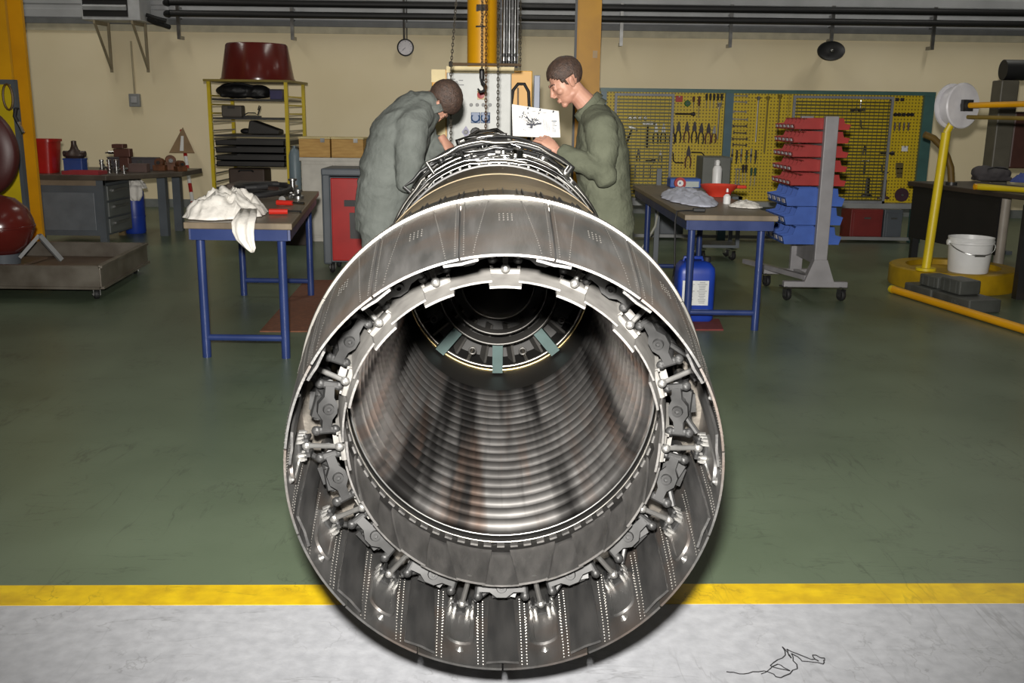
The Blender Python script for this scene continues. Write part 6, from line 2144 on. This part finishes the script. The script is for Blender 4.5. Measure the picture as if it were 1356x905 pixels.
# ---- bin trolley
TY = 8.4
q = P(1083, 352, TY)
q1 = P(1103, 154, TY)
px_ = P(1093, 255, TY).x
t = thing('bin_trolley', 'grey two-sided louvred trolley carrying rows of red and blue bins', 'trolley', (px_, TY, 0))
o = Vector(t.location)
M_TROL = mat('trolley_grey', S(134, 132, 134), 0.45)
ztp = q1.z
MB().box2((-0.055, -0.03, 0.16), (0.055, 0.03, ztp)).obj('mast', M_TROL, t, 0, bevel=0.006)
MB().box2((-0.055, 0.68, 0.16), (0.055, 0.74, ztp)).obj('mast', M_TROL, t, 0, bevel=0.006)
MB().prism([(-0.13, 0), (0.13, 0), (0.055, 0.2), (-0.055, 0.2)], -0.04, 0.04, Matrix.Translation((0, 0, 0.16)) @ Matrix.Rotation(PI / 2, 4, 'X')).obj('gusset', M_TROL, t, 0)
MB().box2((-0.008, 0.03, 0.3), (0.008, 0.68, ztp - 0.02)).obj('louvre_panel', M_TROL, t, 0)
for y in (0.0, 0.71):
    MB().box2((-0.3, y - 0.035, 0.12), (0.25, y + 0.035, 0.17)).obj('foot_bar', M_TROL, t, 0, bevel=0.006)
    for x in (-0.26, 0.21):
        caster(t, x, y, 0.05, 0.0, M_DARKMETAL, 0.3)
MB().bar((-0.0, 0.03, 0.145), (-0.0, 0.7, 0.145), 0.05, 0.05).obj('base_rail', M_TROL, t, 0)
b_ = P(1026, 316, 10.2)
MB().bar((-0.1, 0.0, 0.2), (-0.42, 0.95, 0.2), 0.05, 0.04).obj('tow_bar', M_TROL, t, 0)


def bin_mesh(dp, wd, h, m, name):
    """an open stacking bin seen along its length: x = 0 at the louvre, mouth at -dp"""
    mb = MB()
    th = 0.006
    side = [(0, 0), (-dp, 0), (-dp - 0.02, h * 0.45), (-dp + dp * 0.22, h * 0.55), (-dp + dp * 0.3, h), (0, h)]
    for s in (-1, 1):
        y0_, y1_ = (-wd / 2, -wd / 2 + th) if s < 0 else (wd / 2 - th, wd / 2)
        mb.prism([(x, z) for x, z in side], -y1_, -y0_, Matrix.Rotation(PI / 2, 4, 'X'))
    mb.box2((-dp, -wd / 2, 0), (0, wd / 2, th)).box2((-th, -wd / 2, 0), (0, wd / 2, h))
    mb.box((-dp - 0.008, 0, h * 0.22), (th, wd, h * 0.46), Euler((0, R(-16), 0)).to_matrix())
    mb.box((-dp + dp * 0.3 + 0.005, 0, h - 0.006), (0.012, wd, 0.012))
    body = mb.mesh(name, m, 0)
    lb = MB().box((-dp - 0.018, 0, h * 0.25), (0.004, wd * 0.55, h * 0.22), Euler((0, R(-16), 0)).to_matrix())
    return body, lb.mesh('label_card', mat('card_pale', S(190, 186, 190), 0.5), 0)


M_BRED = mat('bin_red', S(150, 36, 31), 0.45, col2=S(134, 30, 27))
M_BBLUE = mat('bin_blue', S(54, 88, 164), 0.45, col2=S(46, 76, 146))
red_me, card_r = bin_mesh(0.27, 0.115, 0.095, M_BRED, 'bin_body')
blue_me, card_b = bin_mesh(0.29, 0.155, 0.15, M_BBLUE, 'bin_body')
redr_me, card_rr = bin_mesh(0.15, 0.115, 0.095, M_BRED, 'bin_body')
bluer_me, card_br = bin_mesh(0.15, 0.155, 0.15, M_BBLUE, 'bin_body')
ROWN = ['top', 'second', 'third', 'fourth', 'fifth']
for k, py in enumerate((172, 190, 209, 228, 247)):
    z = P(1093, py, TY).z
    for j in range(5):
        tt = thing('storage_bin', 'red storage bin in the %s row of the trolley, %s from the near mast' % (ROWN[k], ORD[j]), 'bin', (px_ - 0.012, TY + 0.1 + j * 0.122, z), 0, 'red bins on the trolley')
        link('bin_body', red_me, tt)
        link('label_card', card_r, tt)
    for j in range(5):
        tt = thing('storage_bin', 'red bin beyond the trolley mast, %s row, %s in depth' % (ROWN[k], ORD[j]), 'bin', (px_ + 0.012, TY + 0.1 + j * 0.122, z), PI, 'red bins beyond the mast')
        link('bin_body', redr_me, tt)
        link('label_card', card_rr, tt)
for k, py in enumerate((274, 299, 325)):
    z = P(1093, py, TY).z
    for j in range(4):
        tt = thing('storage_bin', 'blue storage bin in the %s blue row of the trolley, %s from the near mast' % (('upper', 'middle', 'lowest')[k], ORD[j]), 'bin', (px_ - 0.012, TY + 0.12 + j * 0.16, z), 0, 'blue bins on the trolley')
        link('bin_body', blue_me, tt)
        link('label_card', card_b, tt)
    for j in range(4):
        tt = thing('storage_bin', 'blue bin beyond the trolley mast, %s blue row, %s in depth' % (('upper', 'middle', 'lowest')[k], ORD[j]), 'bin', (px_ + 0.012, TY + 0.12 + j * 0.16, z), PI, 'blue bins beyond the mast')
        link('bin_body', bluer_me, tt)
        link('label_card', card_br, tt)

# ---- dark bench at the far side
ZK = 0.88
A, B = G(1202, 240, ZK), G(1420, 266, ZK)
u = (B - A).normalized()
n_ = Vector((-u.y, u.x, 0))
if n_.y < 0:
    n_ = -n_
C, D = B + n_ * 0.85, A + n_ * 0.85
t = thing('dark_bench', 'dark brown bench with a black front sheet behind the yellow stand', 'bench', A * 1.0)
t.location.z = 0
o = Vector(t.location)
loc2 = lambda p: (p.x - o.x, p.y - o.y)
MB().prism([loc2(p) for p in (A, B, C, D)], ZK - 0.05, ZK).obj('worktop', mat('bench_dark', S(62, 52, 44), 0.45, col2=S(46, 40, 36), scale=3), t, 0, bevel=0.008)
e0, e1 = A + u * 0.04 + n_ * 0.06, A + u * (G(1322, 254, ZK) - A).length + n_ * 0.06
MB().bar((e0.x - o.x, e0.y - o.y, 0.55), (e1.x - o.x, e1.y - o.y, 0.55), 0.02, 0.56).obj('front_sheet', mat('sheet_black', S(26, 24, 23), 0.6), t, 0)
for p in (A + u * 0.06 + n_ * 0.12, D + u * 0.06 - n_ * 0.08):
    MB().box2((p.x - o.x - 0.035, p.y - o.y - 0.035, 0.28 if p is None else 0.0), (p.x - o.x + 0.035, p.y - o.y + 0.035, ZK - 0.05)).obj('leg', M_BLACK, t, 0)
p = G(1348, 396)
MB().box2((p.x - o.x - 0.04, p.y - o.y - 0.04, 0), (p.x - o.x + 0.04, p.y - o.y + 0.04, ZK - 0.05)).obj('leg', M_BLACK, t, 0)
p = C - n_ * 0.1 - u * 0.1
MB().box2((p.x - o.x - 0.04, p.y - o.y - 0.04, 0), (p.x - o.x + 0.04, p.y - o.y + 0.04, ZK - 0.05)).obj('leg', M_BLACK, t, 0)
p = P(1329, 290, 9.75)
t = thing('pale_pipe', 'pale upright pipe under the dark bench beside the black sheet', 'pipe', (p.x, 9.75, 0))
MB().cyl((0, 0, 0.02), (0, 0, 0.8), 0.05, n=16).obj('pipe_body', mat('pipe_pale', S(150, 142, 130), 0.5), t)
MB().cyl((0, 0, 0), (0, 0, 0.02), 0.09, n=16).obj('foot', M_DGREY, t)
# things on the bench
p = G(1312, 240, ZK)
t = thing('grey_bag', 'slumped grey fabric bag on the dark bench', 'bag', (p.x, p.y, ZK + 0.008))
mb = MB().ell((0, 0, 0.07), (0.21, 0.13, 0.075)).ell((-0.1, 0, 0.08), (0.12, 0.12, 0.085)).ell((0.1, 0.02, 0.075), (0.12, 0.12, 0.075)).box((0, 0, 0.02), (0.36, 0.2, 0.036))
me = bake(mb, 0.012, 3, 0.007, (12, 12, 12))
me.materials.append(mat('bag_grey', S(72, 68, 70), 0.75, bump=0.4))
link('bag_body', me, t)
MB().tube([(-0.1, -0.1, 0.13), (-0.04, -0.14, 0.15), (0.06, -0.14, 0.14), (0.12, -0.1, 0.13)], 0.008, 6).obj('strap', M_RUBBER, t)
p = G(1352, 242, ZK)
rag('blue_cloth', 'folded blue cloth beside the grey bag on the dark bench', (p.x + 0.04, p.y, ZK + 0.001), 0.15, 0.12, 0.08, mat('cloth_blue', S(70, 84, 150), 0.85), 1.7, res=20, cat='cloth')
p, q = G(1296, 252, ZK), G(1400, 260, ZK)
p.z = q.z = ZK + 0.032
t = thing('yellow_lever', 'bright yellow flat-ended lever lying along the bench edge', 'lever', (p.x, p.y + 0.03, ZK))
d = q - p
MB().tube([(0, 0, 0.032), d * 0.05 + Vector((0, 0, 0.032)), d * 0.5 + Vector((0, 0, 0.032)), d + Vector((0, 0, 0.032))], [0.03, 0.032, 0.026, 0.026], 12).obj('lever_arm', M_YELLOW2, t)
MB().lathe([(0.015, -0.036), (0.03, -0.034), (0.03, 0.02)], 12, 'x', (0, 0, 0.032)).obj('end_cap', M_YELLOW, t)
# grey machine column behind the bench with a black drum on top
p0, p1 = P(1322, 160, 11.6), P(1346, 160, 11.6)
zt1 = P(1334, 106, 11.6).z
xm = (p0.x + p1.x) / 2
t = thing('machine_column', 'tall dull grey machine column topped by a black drum behind the dark bench', 'machine', (xm, 11.75, 0))
hw = (p1.x - p0.x) / 2
MB().box2((-hw, -0.12, 0.04), (hw, 0.12, zt1)).obj('column_body', mat('machine_grey', S(96, 92, 80), 0.5), t, 0, bevel=0.015)
MB().box2((-hw - 0.12, -0.2, 0), (hw + 0.12, 0.25, 0.04)).obj('base_plate', M_DGREY, t, 0)
MB().box2((hw, -0.1, 1.0), (hw + 0.3, 0.1, zt1 - 0.35)).obj('side_shadow_block', mat('shadow_brown', S(80, 48, 40), 0.5), t, 0, bevel=0.02)  # brown block stands in for the shadow cast beside the column
zq = P(1345, 92, 11.6).z
MB().cyl((-0.05, 0, zq), (0.5, 0, zq), (zq - zt1) * 0.98, n=24).obj('drum', M_BLACK, t, 40)

# ---- yellow winding stand: round base, leaning mast, arm with the white reel
RC = P(1262, 350, 9.3)
RC.z = 0
t = thing('winding_stand', 'yellow stand with a round base and a leaning mast carrying a white reel arm', 'stand', RC)
o = Vector(t.location)
ZBASE = 0.19
MB().lathe([(0.0, 0.14), (0.42, 0.14), (0.42, ZBASE), (0.55, ZBASE), (0.57, ZBASE - 0.012), (0.57, 0.02), (0.56, 0.0), (0, 0.0)], 64).obj('round_base', mat('stand_yellow', S(168, 134, 14), 0.45, col2=S(140, 112, 14)), t, 30)
p0, p1 = P(1226, 356, 8.98), P(1253, 176, 9.05)
p0.z = ZBASE
MB().cyl(p0 - o, p1 - o, 0.04, n=16).obj('mast', M_YELLOW2, t)
MB().cyl(p0 - o, p0 - o + Vector((0, 0, 0.025)), 0.09, n=16).obj('mast_flange', M_YELLOW2, t)
rc = P(1277, 140, 9.0) - o
ax = Vector((0.4, -0.91, 0.04)).normalized()
sid = ax.cross(Vector((0, 0, 1))).normalized()
MRE = Matrix.Translation(rc) @ Matrix((sid, ax, sid.cross(ax))).transposed().to_4x4()
mb = MB()
mb.M = MRE
mb.lathe([(0.02, 0.0), (0.19, -0.005), (0.2, -0.015), (0.2, -0.03), (0.17, -0.035), (0.17, -0.13), (0.2, -0.135), (0.2, -0.15), (0.02, -0.155)], 40, 'y')
reel = mb.obj('reel', mat('reel_white', S(214, 212, 214), 0.4, col2=S(190, 188, 192)), t, 30)
mb = MB()
mb.M = MRE
mb.lathe([(0.05, -0.01), (0.05, 0.05), (0.03, 0.06), (0, 0.06)], 16, 'y').box((0, 0.03, 0.0), (0.12, 0.03, 0.1))
mb.obj('hub', M_DARKMETAL, reel, 30)
MB().tube([p1 - o, (p1 - o).lerp(rc, 0.5) + Vector((0, 0, 0.02)), rc - ax * 0.16], 0.032, 10).obj('bracket', M_YELLOW2, t)
e1 = P(1430, 136, 8.0) - o
MB().cyl(rc + ax * 0.05, e1, 0.025, n=12).obj('arm', M_YELLOW, t)
MB().cyl(rc + ax * 0.05 + Vector((0, 0, -0.1)), e1 + Vector((0, 0, -0.13)), 0.018, n=10).obj('arm_rod', mat('rod_olive', S(120, 100, 40), 0.5), t)
MB().box((e1.x, e1.y, (e1.z) / 2 + 0.0), (0.06, 0.06, e1.z + 0.06)).obj('outer_mast', M_YELLOW, t, 0)
MB().bar((e1.x, e1.y, 0.03), (0.5, 0, 0.03), 0.05, 0.05).obj('base_link', M_YELLOW, t, 0)
# brown bent tube beside the mast, resting on the bench
q = [P(1224, 178, 10.4), P(1236, 183, 10.4), P(1247, 194, 10.4), P(1254, 208, 10.4), P(1259, 222, 10.4), P(1261, 234, 10.4)]
base = Vector((q[-1].x, q[-1].y, ZK))
t = thing('bent_tube', 'brown bent tube rising from the dark bench behind the yellow mast', 'hose', base)
q[-1].z = ZK + 0.01
MB().tube([p - base for p in q], 0.035, 10).obj('tube_body', mat('tube_brown', S(110, 86, 36), 0.55), t, 60)
MB().cyl((0, 0, 0), (0, 0, 0.03), 0.055, n=14).obj('socket', M_DARKMETAL, t)
# white bucket on the round base
p = P(1282, 353, 8.93)
rb_ = 0.5 * (P(1312, 330, 8.93).x - P(1254, 330, 8.93).x)
zb_ = ZBASE
hb_ = P(1282, 314, 8.93 - rb_ * 0).z - zb_
t = thing('white_bucket', 'white plastic bucket standing on the round yellow base', 'bucket', (p.x, 8.93, zb_ + 0.001))
MB().lathe([(0, 0), (rb_ * 0.84, 0), (rb_ * 0.86, 0.01), (rb_ * 0.95, hb_ - 0.06), (rb_ * 1.0, hb_ - 0.055), (rb_ * 1.0, hb_ - 0.035), (rb_ * 0.97, hb_ - 0.03), (rb_ * 0.99, hb_), (rb_ * 0.95, hb_), (rb_ * 0.8, 0.012), (0, 0.012)], 44).obj('bucket_body', M_WHITE, t)
s_ = rb_ * 1.02
MB().tube([(s_ * math.cos(a), s_ * math.sin(a) - 0.0, hb_ - 0.045 - 0.1 * abs(math.sin(a))) for a in [PI + PI * i / 16 for i in range(17)]], 0.005, 6).cyl((-0.045, -s_, hb_ - 0.145), (0.045, -s_, hb_ - 0.145), 0.011, n=8).obj('handle', M_STEEL, t)
for s in (-1, 1):
    MB().lathe([(0.0, -0.02), (0.025, -0.015), (0.025, 0.01)], 12, 'x', (s * rb_ * 1.0, 0, hb_ - 0.05)).obj('ear', M_WHITE, t)
# yellow floor bar and the dark weights behind it
A2, B2 = G(1181, 383, 0.035), G(1440, 462, 0.035)
t = thing('floor_bar', 'long yellow bar lying across the floor before the dark weights', 'bar', A2)
t.location.z = 0.0
d = B2 - A2
MB().cyl((0, 0, 0.035), d + Vector((0, 0, 0.035)), 0.033, n=14).obj('bar_body', M_YELLOW, t)
MB().cyl(d * -0.004 + Vector((0, 0, 0.035)), d * 0.012 + Vector((0, 0, 0.035)), 0.035, n=14).obj('end_cap', M_YELLOW2, t)
q = A2 + d * 0.42
u = d.normalized()
n_ = Vector((-u.y, u.x, 0))
if n_.y < 0:
    n_ = -n_
ANG = math.atan2(u.y, u.x)
M_WT = mat('weight_grey', S(72, 74, 70), 0.55, col2=S(54, 56, 52), scale=6)
for k, (s0, wd, dp, h, z, off, lab) in enumerate(((0.06, 0.4, 0.3, 0.11, 0.0, 0.08, 'dark grey slab weight on the floor at the far end of the yellow bar'), (0.48, 0.5, 0.3, 0.11, 0.0, 0.08, 'dark grey slab weight with raised marks nearer the lens'),
                                                   (0.2, 0.27, 0.2, 0.1, 0.112, 0.13, 'dark ribbed block on top of the slab weights, beside the mast foot'), (0.5, 0.27, 0.2, 0.12, 0.112, 0.13, 'dark ribbed block on top of the slab weights, under the white bucket'))):
    c = A2 + u * (s0 + wd / 2) + n_ * (off + dp / 2)
    t = thing('weight_block', lab, 'weight', (c.x, c.y, z + 0.0), ANG, 'dark weights by the yellow bar')
    MB().box((0, 0, h / 2), (wd - 0.006, dp, h)).obj('block_body', M_WT, t, 0, bevel=0.012)
    for j in range(3):
        if k > 1:
            MB().box((-wd * 0.3 + j * wd * 0.3, -dp / 2 - 0.004, h / 2), (0.02, 0.014, h * 0.8)).obj('rib', M_WT, t, 0)
    if k == 1:
        for j in range(3):
            mb = MB().box((wd * 0.05 + j * 0.04, -dp / 2 - 0.003, h * 0.55), (0.008, 0.008, 0.045)).box((wd * 0.05 + j * 0.04 + 0.01, -dp / 2 - 0.003, h * 0.55 + 0.012 * (j - 1)), (0.02, 0.008, 0.008))
            mb.obj('raised_mark', M_WT, t, 0)
